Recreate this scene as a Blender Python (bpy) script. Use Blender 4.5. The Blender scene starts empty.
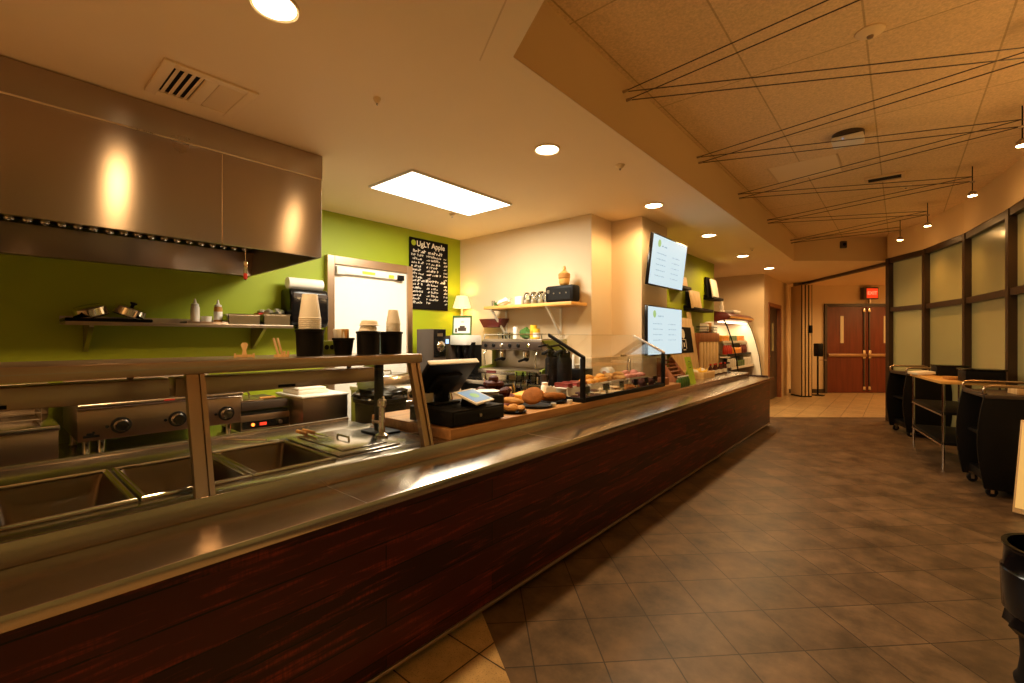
import bpy, bmesh, math, random
from mathutils import Vector, Matrix, noise
PI = math.pi
random.seed(11)
scene = bpy.context.scene
COL = scene.collection

# ------------------------------------------------------------------ materials
def new_mat(name):
    m = bpy.data.materials.new(name); m.use_nodes = True
    nt = m.node_tree
    return m, nt, nt.nodes['Principled BSDF']
def N(nt, kind, **kw):
    n = nt.nodes.new(kind)
    for k, v in kw.items():
        if hasattr(n, k): setattr(n, k, v)
        else: n.inputs[k].default_value = v
    return n
def plain(name, col, rough=.5, metal=0., spec=.5, var=.12, scale=9., bump=0., coat=0.):
    """a colour with a little mottling, so that no surface is one flat value"""
    m, nt, b = new_mat(name)
    tc = N(nt, 'ShaderNodeTexCoord'); no = N(nt, 'ShaderNodeTexNoise'); no.inputs['Scale'].default_value = scale; no.inputs['Detail'].default_value = 4
    nt.links.new(tc.outputs['Object'], no.inputs['Vector'])
    mx = N(nt, 'ShaderNodeMix', data_type='RGBA')
    mx.inputs['A'].default_value = (*[c*(1-var) for c in col], 1); mx.inputs['B'].default_value = (*[min(1, c*(1+var)) for c in col], 1)
    nt.links.new(no.outputs['Fac'], mx.inputs['Factor']); nt.links.new(mx.outputs['Result'], b.inputs['Base Color'])
    b.inputs['Roughness'].default_value = rough; b.inputs['Metallic'].default_value = metal
    b.inputs['Specular IOR Level'].default_value = spec; b.inputs['Coat Weight'].default_value = coat
    if bump:
        bp = N(nt, 'ShaderNodeBump'); bp.inputs['Strength'].default_value = bump; bp.inputs['Distance'].default_value = .01
        nt.links.new(no.outputs['Fac'], bp.inputs['Height']); nt.links.new(bp.outputs['Normal'], b.inputs['Normal'])
    return m
def brushed(name, col, rough=.28, axis='Y', strength=.06, aniso=0., rot=0.):
    m, nt, b = new_mat(name)
    tc = N(nt, 'ShaderNodeTexCoord'); mp = N(nt, 'ShaderNodeMapping')
    s = {'X': (2, 160, 160), 'Y': (160, 2, 160), 'Z': (160, 160, 2)}[axis]
    mp.inputs['Scale'].default_value = s
    no = N(nt, 'ShaderNodeTexNoise'); no.inputs['Scale'].default_value = 1.5; no.inputs['Detail'].default_value = 3
    nt.links.new(tc.outputs['Object'], mp.inputs['Vector']); nt.links.new(mp.outputs['Vector'], no.inputs['Vector'])
    n2 = N(nt, 'ShaderNodeTexNoise'); n2.inputs['Scale'].default_value = 3; n2.inputs['Detail'].default_value = 5
    nt.links.new(tc.outputs['Object'], n2.inputs['Vector'])
    mr = N(nt, 'ShaderNodeMapRange'); mr.inputs['To Min'].default_value = rough*.92; mr.inputs['To Max'].default_value = rough*1.1
    nt.links.new(n2.outputs['Fac'], mr.inputs['Value']); nt.links.new(mr.outputs['Result'], b.inputs['Roughness'])
    bp = N(nt, 'ShaderNodeBump'); bp.inputs['Strength'].default_value = strength; bp.inputs['Distance'].default_value = .002
    nt.links.new(no.outputs['Fac'], bp.inputs['Height']); nt.links.new(bp.outputs['Normal'], b.inputs['Normal'])
    b.inputs['Base Color'].default_value = (*col, 1); b.inputs['Metallic'].default_value = 1
    if aniso:
        b.inputs['Anisotropic'].default_value = aniso; b.inputs['Anisotropic Rotation'].default_value = rot
        tg = N(nt, 'ShaderNodeCombineXYZ'); tg.inputs['Z'].default_value = 1; nt.links.new(tg.outputs[0], b.inputs['Tangent'])   # brushed level, so lights smear upright
    return m
def emit(name, col, s, base=1.):
    m, nt, b = new_mat(name)
    b.inputs['Base Color'].default_value = (*[min(1, c)*base for c in col], 1)
    b.inputs['Emission Color'].default_value = (*col, 1); b.inputs['Emission Strength'].default_value = s
    return m
def thin_glass(name, tint=(.95, .97, .95), rough=.0, amount=1.0, ior=1.45):
    m, nt, b = new_mat(name); nt.nodes.remove(b)
    out = nt.nodes['Material Output']
    tr = N(nt, 'ShaderNodeBsdfTransparent'); tr.inputs['Color'].default_value = (*tint, 1)
    gl = N(nt, 'ShaderNodeBsdfGlossy'); gl.inputs['Roughness'].default_value = rough
    fr = N(nt, 'ShaderNodeFresnel'); fr.inputs['IOR'].default_value = ior
    mu = N(nt, 'ShaderNodeMath', operation='MULTIPLY'); mu.inputs[1].default_value = amount
    mx = N(nt, 'ShaderNodeMixShader')
    nt.links.new(fr.outputs['Fac'], mu.inputs[0]); nt.links.new(mu.outputs[0], mx.inputs['Fac'])
    nt.links.new(tr.outputs[0], mx.inputs[1]); nt.links.new(gl.outputs[0], mx.inputs[2]); nt.links.new(mx.outputs[0], out.inputs['Surface'])
    return m
def wood(name, c1, c2, axis='Y', rough=.45, scale=1.):
    m, nt, b = new_mat(name)
    tc = N(nt, 'ShaderNodeTexCoord'); mp = N(nt, 'ShaderNodeMapping')
    mp.inputs['Scale'].default_value = {'X': (2*scale, 26*scale, 26*scale), 'Y': (26*scale, 2*scale, 26*scale), 'Z': (26*scale, 26*scale, 2*scale)}[axis]
    no = N(nt, 'ShaderNodeTexNoise'); no.inputs['Scale'].default_value = 1; no.inputs['Detail'].default_value = 6; no.inputs['Distortion'].default_value = .6
    nt.links.new(tc.outputs['Object'], mp.inputs['Vector']); nt.links.new(mp.outputs['Vector'], no.inputs['Vector'])
    r = N(nt, 'ShaderNodeValToRGB'); r.color_ramp.elements[0].position = .3; r.color_ramp.elements[1].position = .7
    r.color_ramp.elements[0].color = (*c1, 1); r.color_ramp.elements[1].color = (*c2, 1)
    nt.links.new(no.outputs['Fac'], r.inputs['Fac']); nt.links.new(r.outputs['Color'], b.inputs['Base Color'])
    b.inputs['Roughness'].default_value = rough
    return m
def grid_mat(name, c1, c2, grout, w, h, mortar, rotz=0., shift=(0, 0), rough=.4, mottling=.5, nscale=6., speck=0., bump=.25, rough_to=None):
    """square or oblong tiles laid on the xy plane"""
    m, nt, b = new_mat(name)
    tc = N(nt, 'ShaderNodeTexCoord'); mp = N(nt, 'ShaderNodeMapping')
    mp.inputs['Rotation'].default_value = (0, 0, rotz); mp.inputs['Location'].default_value = (shift[0], shift[1], 0)
    nt.links.new(tc.outputs['Object'], mp.inputs['Vector'])
    br = N(nt, 'ShaderNodeTexBrick'); br.offset = 0; br.squash = 1
    for k, v in (('Scale', 1.), ('Brick Width', w), ('Row Height', h), ('Mortar Size', mortar), ('Mortar Smooth', .3), ('Bias', 0.)): br.inputs[k].default_value = v
    br.inputs['Color1'].default_value = (*c1, 1); br.inputs['Color2'].default_value = (*c2, 1); br.inputs['Mortar'].default_value = (*grout, 1)
    nt.links.new(mp.outputs['Vector'], br.inputs['Vector'])
    no = N(nt, 'ShaderNodeTexNoise'); no.inputs['Scale'].default_value = nscale; no.inputs['Detail'].default_value = 8; no.inputs['Roughness'].default_value = .65
    nt.links.new(tc.outputs['Object'], no.inputs['Vector'])
    mr = N(nt, 'ShaderNodeMapRange'); mr.inputs['From Min'].default_value = .3; mr.inputs['From Max'].default_value = .7
    mr.inputs['To Min'].default_value = 1-mottling; mr.inputs['To Max'].default_value = 1+mottling*.6
    nt.links.new(no.outputs['Fac'], mr.inputs['Value'])
    mx = N(nt, 'ShaderNodeMix', data_type='RGBA', blend_type='MULTIPLY'); mx.inputs['Factor'].default_value = 1
    nt.links.new(br.outputs['Color'], mx.inputs['A']); nt.links.new(mr.outputs['Result'], mx.inputs['B'])
    last = mx.outputs['Result']
    if speck:
        vo = N(nt, 'ShaderNodeTexNoise'); vo.inputs['Scale'].default_value = 150; vo.inputs['Detail'].default_value = 2
        nt.links.new(tc.outputs['Object'], vo.inputs['Vector'])
        r = N(nt, 'ShaderNodeValToRGB'); r.color_ramp.elements[0].position = .3; r.color_ramp.elements[1].position = .42
        r.color_ramp.elements[0].color = (1-speck, 1-speck, 1-speck, 1); r.color_ramp.elements[1].color = (1, 1, 1, 1)
        nt.links.new(vo.outputs['Fac'], r.inputs['Fac'])
        m2 = N(nt, 'ShaderNodeMix', data_type='RGBA', blend_type='MULTIPLY'); m2.inputs['Factor'].default_value = 1
        nt.links.new(last, m2.inputs['A']); nt.links.new(r.outputs['Color'], m2.inputs['B']); last = m2.outputs['Result']
    nt.links.new(last, b.inputs['Base Color'])
    rr = N(nt, 'ShaderNodeMapRange'); rr.inputs['To Min'].default_value = rough; rr.inputs['To Max'].default_value = rough_to or rough+.2
    nt.links.new(no.outputs['Fac'], rr.inputs['Value']); nt.links.new(rr.outputs['Result'], b.inputs['Roughness'])
    bp = N(nt, 'ShaderNodeBump', invert=True); bp.inputs['Strength'].default_value = bump; bp.inputs['Distance'].default_value = .003
    nt.links.new(br.outputs['Fac'], bp.inputs['Height']); nt.links.new(bp.outputs['Normal'], b.inputs['Normal'])
    return m
def plank_mat(name):
    """dark red rough-sawn planks running along y on a vertical face"""
    m, nt, b = new_mat(name)
    tc = N(nt, 'ShaderNodeTexCoord'); sp = N(nt, 'ShaderNodeSeparateXYZ'); cb = N(nt, 'ShaderNodeCombineXYZ')
    nt.links.new(tc.outputs['Object'], sp.inputs[0]); nt.links.new(sp.outputs['Y'], cb.inputs['X']); nt.links.new(sp.outputs['Z'], cb.inputs['Y'])
    br = N(nt, 'ShaderNodeTexBrick'); br.offset = .37; br.offset_frequency = 2
    for k, v in (('Scale', 1.), ('Brick Width', 1.7), ('Row Height', .115), ('Mortar Size', .0030), ('Mortar Smooth', .2), ('Bias', -.1)): br.inputs[k].default_value = v
    br.inputs['Color1'].default_value = (.026, .0038, .0028, 1); br.inputs['Color2'].default_value = (.080, .0092, .0058, 1); br.inputs['Mortar'].default_value = (.001, .0005, .0005, 1)
    nt.links.new(cb.outputs[0], br.inputs['Vector'])
    mp = N(nt, 'ShaderNodeMapping'); mp.inputs['Scale'].default_value = (1, 1.9, 26); nt.links.new(tc.outputs['Object'], mp.inputs['Vector'])
    no = N(nt, 'ShaderNodeTexNoise'); no.inputs['Scale'].default_value = 1.6; no.inputs['Detail'].default_value = 7; no.inputs['Roughness'].default_value = .62; no.inputs['Distortion'].default_value = .08
    nt.links.new(mp.outputs['Vector'], no.inputs['Vector'])
    r = N(nt, 'ShaderNodeValToRGB'); r.color_ramp.elements[0].position = .53; r.color_ramp.elements[1].position = .80
    r.color_ramp.elements[0].color = (0, 0, 0, 1); r.color_ramp.elements[1].color = (1, 1, 1, 1)
    nt.links.new(no.outputs['Fac'], r.inputs['Fac'])
    # cross-cut saw marks break the streaks up
    m3 = N(nt, 'ShaderNodeMapping'); m3.inputs['Scale'].default_value = (1, 90, 9); nt.links.new(tc.outputs['Object'], m3.inputs['Vector'])
    n3 = N(nt, 'ShaderNodeTexNoise'); n3.inputs['Scale'].default_value = 1.2; n3.inputs['Detail'].default_value = 3; nt.links.new(m3.outputs['Vector'], n3.inputs['Vector'])
    r3 = N(nt, 'ShaderNodeMapRange'); r3.inputs['From Min'].default_value = .35; r3.inputs['From Max'].default_value = .65; r3.inputs['To Min'].default_value = .35
    nt.links.new(n3.outputs['Fac'], r3.inputs['Value'])
    mu = N(nt, 'ShaderNodeMath', operation='MULTIPLY'); nt.links.new(r.outputs['Color'], mu.inputs[0]); nt.links.new(r3.outputs['Result'], mu.inputs[1])
    mx = N(nt, 'ShaderNodeMix', data_type='RGBA'); mx.inputs['B'].default_value = (.42, .052, .018, 1)
    nt.links.new(mu.outputs[0], mx.inputs['Factor']); nt.links.new(br.outputs['Color'], mx.inputs['A']); nt.links.new(mx.outputs['Result'], b.inputs['Base Color'])
    b.inputs['Roughness'].default_value = .42; b.inputs['Specular IOR Level'].default_value = .3
    bp = N(nt, 'ShaderNodeBump'); bp.inputs['Strength'].default_value = .35; bp.inputs['Distance'].default_value = .004
    nt.links.new(no.outputs['Fac'], bp.inputs['Height']); nt.links.new(bp.outputs['Normal'], b.inputs['Normal'])
    return m

M = {}
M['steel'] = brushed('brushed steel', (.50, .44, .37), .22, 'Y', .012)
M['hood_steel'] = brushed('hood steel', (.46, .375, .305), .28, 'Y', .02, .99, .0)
M['shaded_pan_steel'] = brushed('shaded pan steel', (.20, .15, .10), .30, 'Y', .01)  # darkened so the shade down in the wells sits in the colour
M['dark_steel'] = brushed('dull steel', (.44, .36, .28), .34, 'Y', .012)
M['chrome'] = plain('chrome', (.78, .75, .7), .12, 1., var=.03)
M['panel_steel'] = brushed('satin steel', (.47, .34, .24), .30, 'Z', .012)
M['planks'] = plank_mat('red plank cladding')
M['butcher'] = wood('butcher block', (.30, .13, .04), (.52, .27, .09), 'Y', .35)
M['wall_green'] = plain('green paint', (.32, .395, .004), .55, var=.04, scale=3)
M['wall_cream'] = plain('cream paint', (.74, .59, .38), .6, var=.03, scale=3)
M['ceiling_paint'] = plain('ceiling paint', (.88, .69, .42), .7, var=.03, scale=2)
M['fascia_paint'] = plain('fascia paint', (.72, .52, .28), .7, var=.03, scale=2)
M['frame_brown'] = plain('bronze frame', (.045, .024, .013), .4, .2)
M['black'] = plain('black plastic', (.0055, .005, .005), .5, spec=.14)
M['black_matte'] = plain('black matte', (.005, .0045, .0045), .7, spec=.25)
M['black_gloss'] = plain('black gloss', (.005, .0045, .005), .18, spec=.3)
M['dark_brown'] = plain('dark brown plastic', (.055, .036, .026), .4)
M['white'] = plain('white plastic', (.82, .79, .72), .4, var=.04)
M['paper'] = plain('paper', (.84, .79, .69), .75, var=.05)
M['cup_white'] = plain('paper cup', (.86, .83, .76), .6, var=.04)
M['door_white'] = plain('white door', (.85, .82, .74), .35, var=.02)
M['door_wood'] = wood('mahogany door', (.105, .019, .009), (.165, .032, .014), 'Z', .35, .6)
M['red'] = plain('red', (.55, .03, .015), .4)
M['dark_red'] = plain('dark red', (.12, .012, .010), .35)
M['yellow'] = plain('yellow', (.85, .55, .04), .5)
M['orange'] = plain('orange', (.80, .30, .02), .5)
M['pine'] = wood('pine', (.62, .40, .17), (.80, .58, .30), 'Z', .5)
M['pine_y'] = wood('pine along', (.60, .30, .07), (.80, .46, .13), 'X', .45)
M['redwood'] = wood('red brown wood', (.22, .07, .025), (.40, .15, .05), 'Z', .5)
M['lime'] = plain('lime card', (.42, .62, .03), .6)
M['blue'] = plain('pale blue', (.25, .48, .72), .5)
M['green_dark'] = plain('dark green', (.05, .13, .02), .4)
M['olive'] = plain('olive panel', (.16, .20, .02), .35)
M['bread'] = plain('bread crust', (.24, .085, .018), .85, spec=.1, var=.5, scale=30, bump=.5)
M['bread_pale'] = plain('pale crust', (.50, .25, .075), .85, spec=.1, var=.35, scale=30, bump=.4)
M['choc'] = plain('dark muffin', (.06, .015, .009), .6, spec=.2, var=.5, scale=40, bump=.5)
M['berry'] = plain('berry glaze', (.24, .035, .03), .35, var=.6, scale=40, bump=.4)
M['pink'] = plain('pink icing', (.70, .28, .22), .45, var=.3, scale=30, bump=.3)
M['cheddar'] = plain('orange cheese', (.80, .33, .03), .5, var=.3, scale=20)
M['cookie'] = plain('cookie', (.58, .40, .20), .75, var=.3, scale=40, bump=.5)
M['foil'] = plain('crumpled foil', (.7, .66, .6), .3, .9, bump=.8, scale=25)
M['glass'] = thin_glass('clear glass', (.985, .99, .985), .0, .4)
M['guard_glass'] = thin_glass('guard glass', (.98, .985, .98), .0, .4)
M['jar_glass'] = thin_glass('jar glass', (.90, .92, .90), .05, 1.)
M['screen_frame'] = M['black_gloss']
M['tv'] = emit('lit menu screen', (.72, .89, .94), .95, .04)
M['tv_text'] = emit('screen lettering', (.42, .62, .72), .66, .05)
M['tv_logo'] = emit('screen logo', (.55, .82, .30), .72, .05)
M['tablet'] = emit('lit tablet screen', (.45, .66, .80), .62, .05)
M['chalk'] = plain('chalk', (.82, .76, .66), .9, var=.1)
M['board'] = plain('chalkboard', (.009, .007, .006), .8, spec=.08, var=.3, scale=5)
M['can'] = emit('warm lamp lens', (1., .80, .48), 22.)
M['tube'] = emit('fluorescent diffuser', (1., .93, .78), 11.)
M['pend'] = emit('small lamp lens', (1., .72, .34), 40.)
M['shade'] = emit('lit lamp shade', (1., .72, .36), 1.1, .6)
M['exit'] = emit('lit exit face', (1., .055, .012), .75)
M['exit_text'] = emit('lit exit letters', (1., .30, .14), 1.1)
M['led'] = emit('orange indicator', (1., .16, .02), 5.)
M['led_red'] = emit('red readout', (1., .05, .02), .8)
M['blue_led'] = emit('blue display', (.35, .55, 1.), 1.4)
M['merch'] = emit('case lamp', (1., .80, .48), 6.)
M['vision'] = emit('lit door glass', (.85, .42, .10), .40, .3)
M['tile'] = grid_mat('brown slate tile', (.108, .066, .036), (.152, .096, .054), (.022, .013, .008), .305, .305, .0035, -PI/4, (-1.162, -2.232), .36, .75, 4.5)
M['terrazzo'] = grid_mat('pale terrazzo tile', (.52, .36, .17), (.60, .43, .22), (.05, .03, .015), .305, .305, .004, 0, (1.42, -1.44), .22, .25, 10., .5)
M['quarry'] = grid_mat('quarry tile', (.12, .05, .03), (.16, .07, .04), (.04, .03, .02), .2, .2, .004)
M['acoustic'] = grid_mat('acoustic tile', (.82, .60, .33), (.85, .63, .35), (.58, .40, .20), .61, 1.22, .006, 0, (.15, .3), .9, .22, 70., 0, .3)
def frosted():
    m, nt, b = new_mat('frosted film glass')
    tc = N(nt, 'ShaderNodeTexCoord'); no = N(nt, 'ShaderNodeTexNoise'); no.inputs['Scale'].default_value = 1.2; no.inputs['Detail'].default_value = 2
    nt.links.new(tc.outputs['Object'], no.inputs['Vector'])
    r = N(nt, 'ShaderNodeValToRGB'); r.color_ramp.elements[0].color = (.35, .34, .17, 1); r.color_ramp.elements[1].color = (.42, .41, .21, 1)
    nt.links.new(no.outputs['Fac'], r.inputs['Fac']); nt.links.new(r.outputs['Color'], b.inputs['Base Color'])
    b.inputs['Emission Color'].default_value = (.9, .72, .24, 1); b.inputs['Emission Strength'].default_value = .03  # faint glow added to the panes, also feeding light to the ceiling
    b.inputs['Roughness'].default_value = .22; b.inputs['Coat Weight'].default_value = .4; b.inputs['Coat Roughness'].default_value = .12
    return m
M['frost'] = frosted()
M['glow_poster'] = emit('glowing poster', (1., .60, .16), .55, .5)  # poster faces given an orange glow of their own

# ------------------------------------------------------------------ mesh helpers
class MB:
    """collects shapes into one mesh"""
    def __init__(self): self.bm = bmesh.new()
    def _faces(self, vs, fs):
        v = [self.bm.verts.new(p) for p in vs]
        for f in fs:
            try: self.bm.faces.new([v[i] for i in f])
            except ValueError: pass
        return v
    def box(self, x0, x1, y0, y1, z0, z1, mat=None):
        p = [(x0,y0,z0),(x1,y0,z0),(x1,y1,z0),(x0,y1,z0),(x0,y0,z1),(x1,y0,z1),(x1,y1,z1),(x0,y1,z1)]
        if mat: p = [mat @ Vector(q) for q in p]
        self._faces(p, [(3,2,1,0),(4,5,6,7),(0,1,5,4),(1,2,6,5),(2,3,7,6),(3,0,4,7)]); return self
    def cbox(self, c, s, rot=None):
        m = Matrix.Translation(c)
        if rot: m = m @ Matrix.Rotation(rot[2],4,'Z') @ Matrix.Rotation(rot[1],4,'Y') @ Matrix.Rotation(rot[0],4,'X')
        return self.box(-s[0]/2, s[0]/2, -s[1]/2, s[1]/2, -s[2]/2, s[2]/2, m)
    def prism(self, pts, a, b):
        """pts: 3D outline points; extruded from offset a to offset b (vectors)"""
        n = len(pts); a = Vector(a); b = Vector(b)
        vs = [Vector(p)+a for p in pts] + [Vector(p)+b for p in pts]
        fs = [tuple(range(n-1,-1,-1)), tuple(range(n,2*n))] + [(i,(i+1)%n,n+(i+1)%n,n+i) for i in range(n)]
        self._faces(vs, fs); return self
    def tube(self, pts, r, seg=10, closed=False):
        pts = [Vector(p) for p in pts]; n = len(pts)
        rs = r if isinstance(r, (list, tuple)) else [r]*n
        rings = []; up = None
        for i, p in enumerate(pts):
            if closed: t = pts[(i+1)%n]-pts[i-1]
            else: t = pts[min(i+1,n-1)]-pts[max(i-1,0)]
            t.normalize()
            if up is None: up = Vector((0,0,1)) if abs(t.z) < .9 else Vector((1,0,0))
            a = up - t*up.dot(t)
            if a.length < 1e-5: a = t.orthogonal()
            a.normalize(); b = t.cross(a); up = a
            rings.append([self.bm.verts.new(p + a*math.cos(2*PI*k/seg)*rs[i] + b*math.sin(2*PI*k/seg)*rs[i]) for k in range(seg)])
        m = n if closed else n-1
        for i in range(m):
            A, B = rings[i], rings[(i+1)%n]
            for k in range(seg): self.bm.faces.new((A[k],A[(k+1)%seg],B[(k+1)%seg],B[k]))
        if not closed: self.bm.faces.new(rings[0][::-1]); self.bm.faces.new(rings[-1])
        return self
    def lathe(self, prof, c=(0,0,0), seg=24, mat=None, sy=1.):
        c = Vector(c); rings = []
        for r, z in prof:
            if r < 1e-6: ps = [Vector((0,0,z))]
            else: ps = [Vector((r*math.cos(2*PI*k/seg), sy*r*math.sin(2*PI*k/seg), z)) for k in range(seg)]
            if mat: ps = [mat @ p for p in ps]
            rings.append([self.bm.verts.new(p+c) for p in ps])
        for A, B in zip(rings, rings[1:]):
            for k in range(seg):
                a0, a1 = A[k%len(A)], A[(k+1)%len(A)]; b0, b1 = B[k%len(B)], B[(k+1)%len(B)]
                f = []
                for v in (a0,a1,b1,b0):
                    if v not in f: f.append(v)
                if len(f) > 2:
                    try: self.bm.faces.new(f)
                    except ValueError: pass
        if len(rings[0]) > 1: self.bm.faces.new(rings[0][::-1])
        if len(rings[-1]) > 1: self.bm.faces.new(rings[-1])
        return self
    def ball(self, c, s, mat=None, seg=14, rough=0., seed=0):
        r = bmesh.ops.create_uvsphere(self.bm, u_segments=seg, v_segments=max(6, seg//2+2), radius=1)
        for v in r['verts']:
            p = v.co.copy()
            if rough: p *= 1+rough*noise.noise(p*2.3+Vector((seed*3.1, seed, 0)))
            p = Vector((p.x*s[0], p.y*s[1], p.z*s[2]))
            if mat: p = mat @ p
            v.co = p+Vector(c)
        return self
    def poly(self, pts): self._faces(pts, [tuple(range(len(pts)))]); return self
    def move(self, v):
        v = Vector(v)
        for q in self.bm.verts: q.co += v
        return self
    def rot(self, ax, a, piv=(0,0,0)):
        bmesh.ops.rotate(self.bm, cent=piv, matrix=Matrix.Rotation(a,3,ax), verts=self.bm.verts[:]); return self
    def build(self, name, mat, parent=None, bevel=0., smooth=True, seg=2):
        bm = self.bm
        bmesh.ops.recalc_face_normals(bm, faces=bm.faces[:])
        me = bpy.data.meshes.new(name); bm.to_mesh(me); bm.free()
        o = bpy.data.objects.new(name, me); COL.objects.link(o)
        me.materials.append(mat)
        if smooth:
            for p in me.polygons: p.use_smooth = True
            md = o.modifiers.new('edges', 'EDGE_SPLIT'); md.split_angle = math.radians(38)
        if bevel:
            b = o.modifiers.new('bevel', 'BEVEL'); b.width = bevel; b.segments = seg; b.limit_method = 'ANGLE'; b.angle_limit = math.radians(40)
            o.modifiers.move(len(o.modifiers)-1, 0)
        if parent: o.parent = parent
        return o
def tag(o, label, cat, group=None):
    o['label'] = label; o['category'] = cat
    if group: o['group'] = group
    return o
def thing(name, label, cat, loc=(0,0,0), rz=0., group=None):
    o = bpy.data.objects.new(name, None); COL.objects.link(o)
    o.empty_display_size = .05; o.location = loc; o.rotation_euler = (0,0,rz)
    return tag(o, label, cat, group)
def solo(mb, name, mat, label, cat, loc=(0,0,0), rz=0., group=None, bevel=0.):
    """a thing that is one mesh, built about its own base"""
    o = mb.build(name, mat, None, bevel); o.location = loc; o.rotation_euler = (0,0,rz)
    return tag(o, label, cat, group)
def dup(root, loc, rz=None, label=None):
    r = root.copy(); COL.objects.link(r); r.location = loc
    if rz is not None: r.rotation_euler = (0,0,rz)
    if label: r['label'] = label
    for ch in list(root.children):
        c = ch.copy(); COL.objects.link(c); c.parent = r
        for g in list(ch.children):
            d = g.copy(); COL.objects.link(d); d.parent = c
    return r
def struct(mb, name, mat, parent=None, bevel=0.):
    o = mb.build(name, mat, parent, bevel, smooth=False)
    if parent is None: o['kind'] = 'structure'
    return o
def text_part(s, size, name, mat, parent, mtx, depth=.001, align='LEFT', sx=1.):
    cu = bpy.data.curves.new(name, 'FONT'); cu.body = s; cu.size = size; cu.extrude = depth; cu.align_x = align; cu.align_y = 'CENTER'; cu.offset = size*.022
    tmp = bpy.data.objects.new(name, cu); COL.objects.link(tmp)
    dg = bpy.context.evaluated_depsgraph_get()
    me = bpy.data.meshes.new_from_object(tmp.evaluated_get(dg)); bpy.data.objects.remove(tmp)
    me.transform(Matrix.Diagonal((sx,1,1,1))); me.transform(mtx); me.materials.clear(); me.materials.append(mat)
    o = bpy.data.objects.new(name, me); COL.objects.link(o); o.parent = parent
    return o
def face_mtx(origin, right, up):
    r = Vector(right).normalized(); u = Vector(up).normalized(); n = r.cross(u)
    m = Matrix.Identity(4)
    for i in range(3): m[i][0] = r[i]; m[i][1] = u[i]; m[i][2] = n[i]; m[i][3] = origin[i]
    return m
def scribble(mb, mtx, x0, x1, y, h, rnd, th=.0012, wmin=.35, wmax=.95):
    """a line of illegible hand or small type: short uneven strokes"""
    x = x0
    while x < x1:
        w = h*rnd.uniform(wmin, wmax)
        if rnd.random() < .14: x += h*.6; continue
        a = rnd.uniform(.45, 1.)*h; t = h*.22
        k = rnd.random()
        if k < .5: mb.box(x, x+t, y-h*.4, y-h*.4+a, 0, th, mtx); mb.box(x, x+w*.8, y-h*.4+a*.5, y-h*.4+a*.5+t, 0, th, mtx)
        elif k < .8: mb.box(x, x+w*.75, y-h*.4, y-h*.4+t, 0, th, mtx); mb.box(x+w*.55, x+w*.55+t, y-h*.4, y-h*.4+a*.75, 0, th, mtx)
        else: mb.box(x, x+t, y-h*.4, y-h*.4+a*.7, 0, th, mtx); mb.box(x+w*.5, x+w*.5+t, y-h*.4, y-h*.4+a*.7, 0, th, mtx); mb.box(x, x+w*.5, y-h*.4+a*.6, y-h*.4+a*.6+t, 0, th, mtx)
        x += w*1.02

# ------------------------------------------------------------------ view frame: yaw of the camera off the counter
CA, SA = .7608, .6490
def at(t, r): return (-SA*t+CA*r, CA*t+SA*r)      # depth and sideways offset, used for the end wall, which is square to the view axis

# ------------------------------------------------------------------ room shell
ZL, ZH = 2.74, 3.15
def flat(name, mat, pts, z):
    struct(MB().poly([(x,y,z) for x,y in pts]), name, mat)
flat('floor', M['tile'], [(-1.7,1.715),(2,-.626),(2,12.22),(-1.7,9.13)], 0)
flat('floor.001', M['terrazzo'], [(-1.7,1.715),(-1.7,-1.6),(2,-1.6),(2,-.626)], 0)
flat('floor.002', M['terrazzo'], [(-4.7,9.13),(-1.7,9.13),(2,12.22),(2,17.5),(-4.7,17.5)], 0)
flat('floor.003', M['quarry'], [(-4.7,-1.6),(-1.7,-1.6),(-1.7,9.13),(-4.7,9.13)], 0)
flat('ceiling', M['ceiling_paint'], [(-4.7,-1.6),(-1.404,-1.6),(-1.404,9.2),(-4.7,9.2)], ZL)
flat('ceiling.001', M['ceiling_paint'], [(-1.404,-1.6),(2,-1.6),(2,-.388),(-1.404,1.654)], ZL)
flat('ceiling.002', M['ceiling_paint'], [(-4.7,9.2),(-1.404,9.2),(2,12.1),(2,17.5),(-4.7,17.5)], ZL)
flat('ceiling.003', M['acoustic'], [(-1.404,1.654),(2,-.388),(2,12.1),(-1.404,9.2)], ZH)
struct(MB().box(-1.46,-1.404,1.654,9.2,ZL+.002,ZH), 'trim_1', M['fascia_paint'])
struct(MB().prism([(-1.404,1.654,ZL+.002),(2,-.388,ZL+.002),(2,-.388,ZH),(-1.404,1.654,ZH)], (0,0,0), (-.03,-.05,0)), 'trim_2', M['fascia_paint'])
struct(MB().prism([(-1.404,9.2,ZL+.002),(2,12.1,ZL+.002),(2,12.1,ZH),(-1.404,9.2,ZH)], (0,0,0), (-.035,.045,0)), 'trim_3', M['fascia_paint'])
# thin joint in the plaster beside the raised ceiling
struct(MB().prism([(-1.544,1.566,ZL-.002),(.6,.28,ZL-.002),(.6,.288,ZL-.002),(-1.544,1.574,ZL-.002)], (0,0,0), (0,0,.0015)), 'trim_4', M['fascia_paint'])
def wall(name, mat, pts, z0=0, z1=ZL, th=.1, side=1):
    """a run of wall: its face follows pts, its thickness lies to the left (side=1) or right"""
    mb = MB()
    for (x0,y0),(x1,y1) in zip(pts, pts[1:]):
        d = Vector((x1-x0,y1-y0,0)).normalized(); n = Vector((-d.y,d.x,0))*th*side
        mb.prism([(x0,y0,z0),(x1,y1,z0),(x1,y1,z1),(x0,y0,z1)], (0,0,0), n)
    return struct(mb, name, mat)
wall('wall_kitchen_back', M['wall_green'], [(-4.59,-1.6),(-4.59,4.285)], side=1)
wall('wall_kitchen_side', M['wall_cream'], [(-4.59,4.285),(-2.70,4.285)], side=1)
struct(MB().box(-2.7,-2.53,4.285,4.73,0,ZL), 'wall_kitchen_return', M['wall_cream'])
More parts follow.
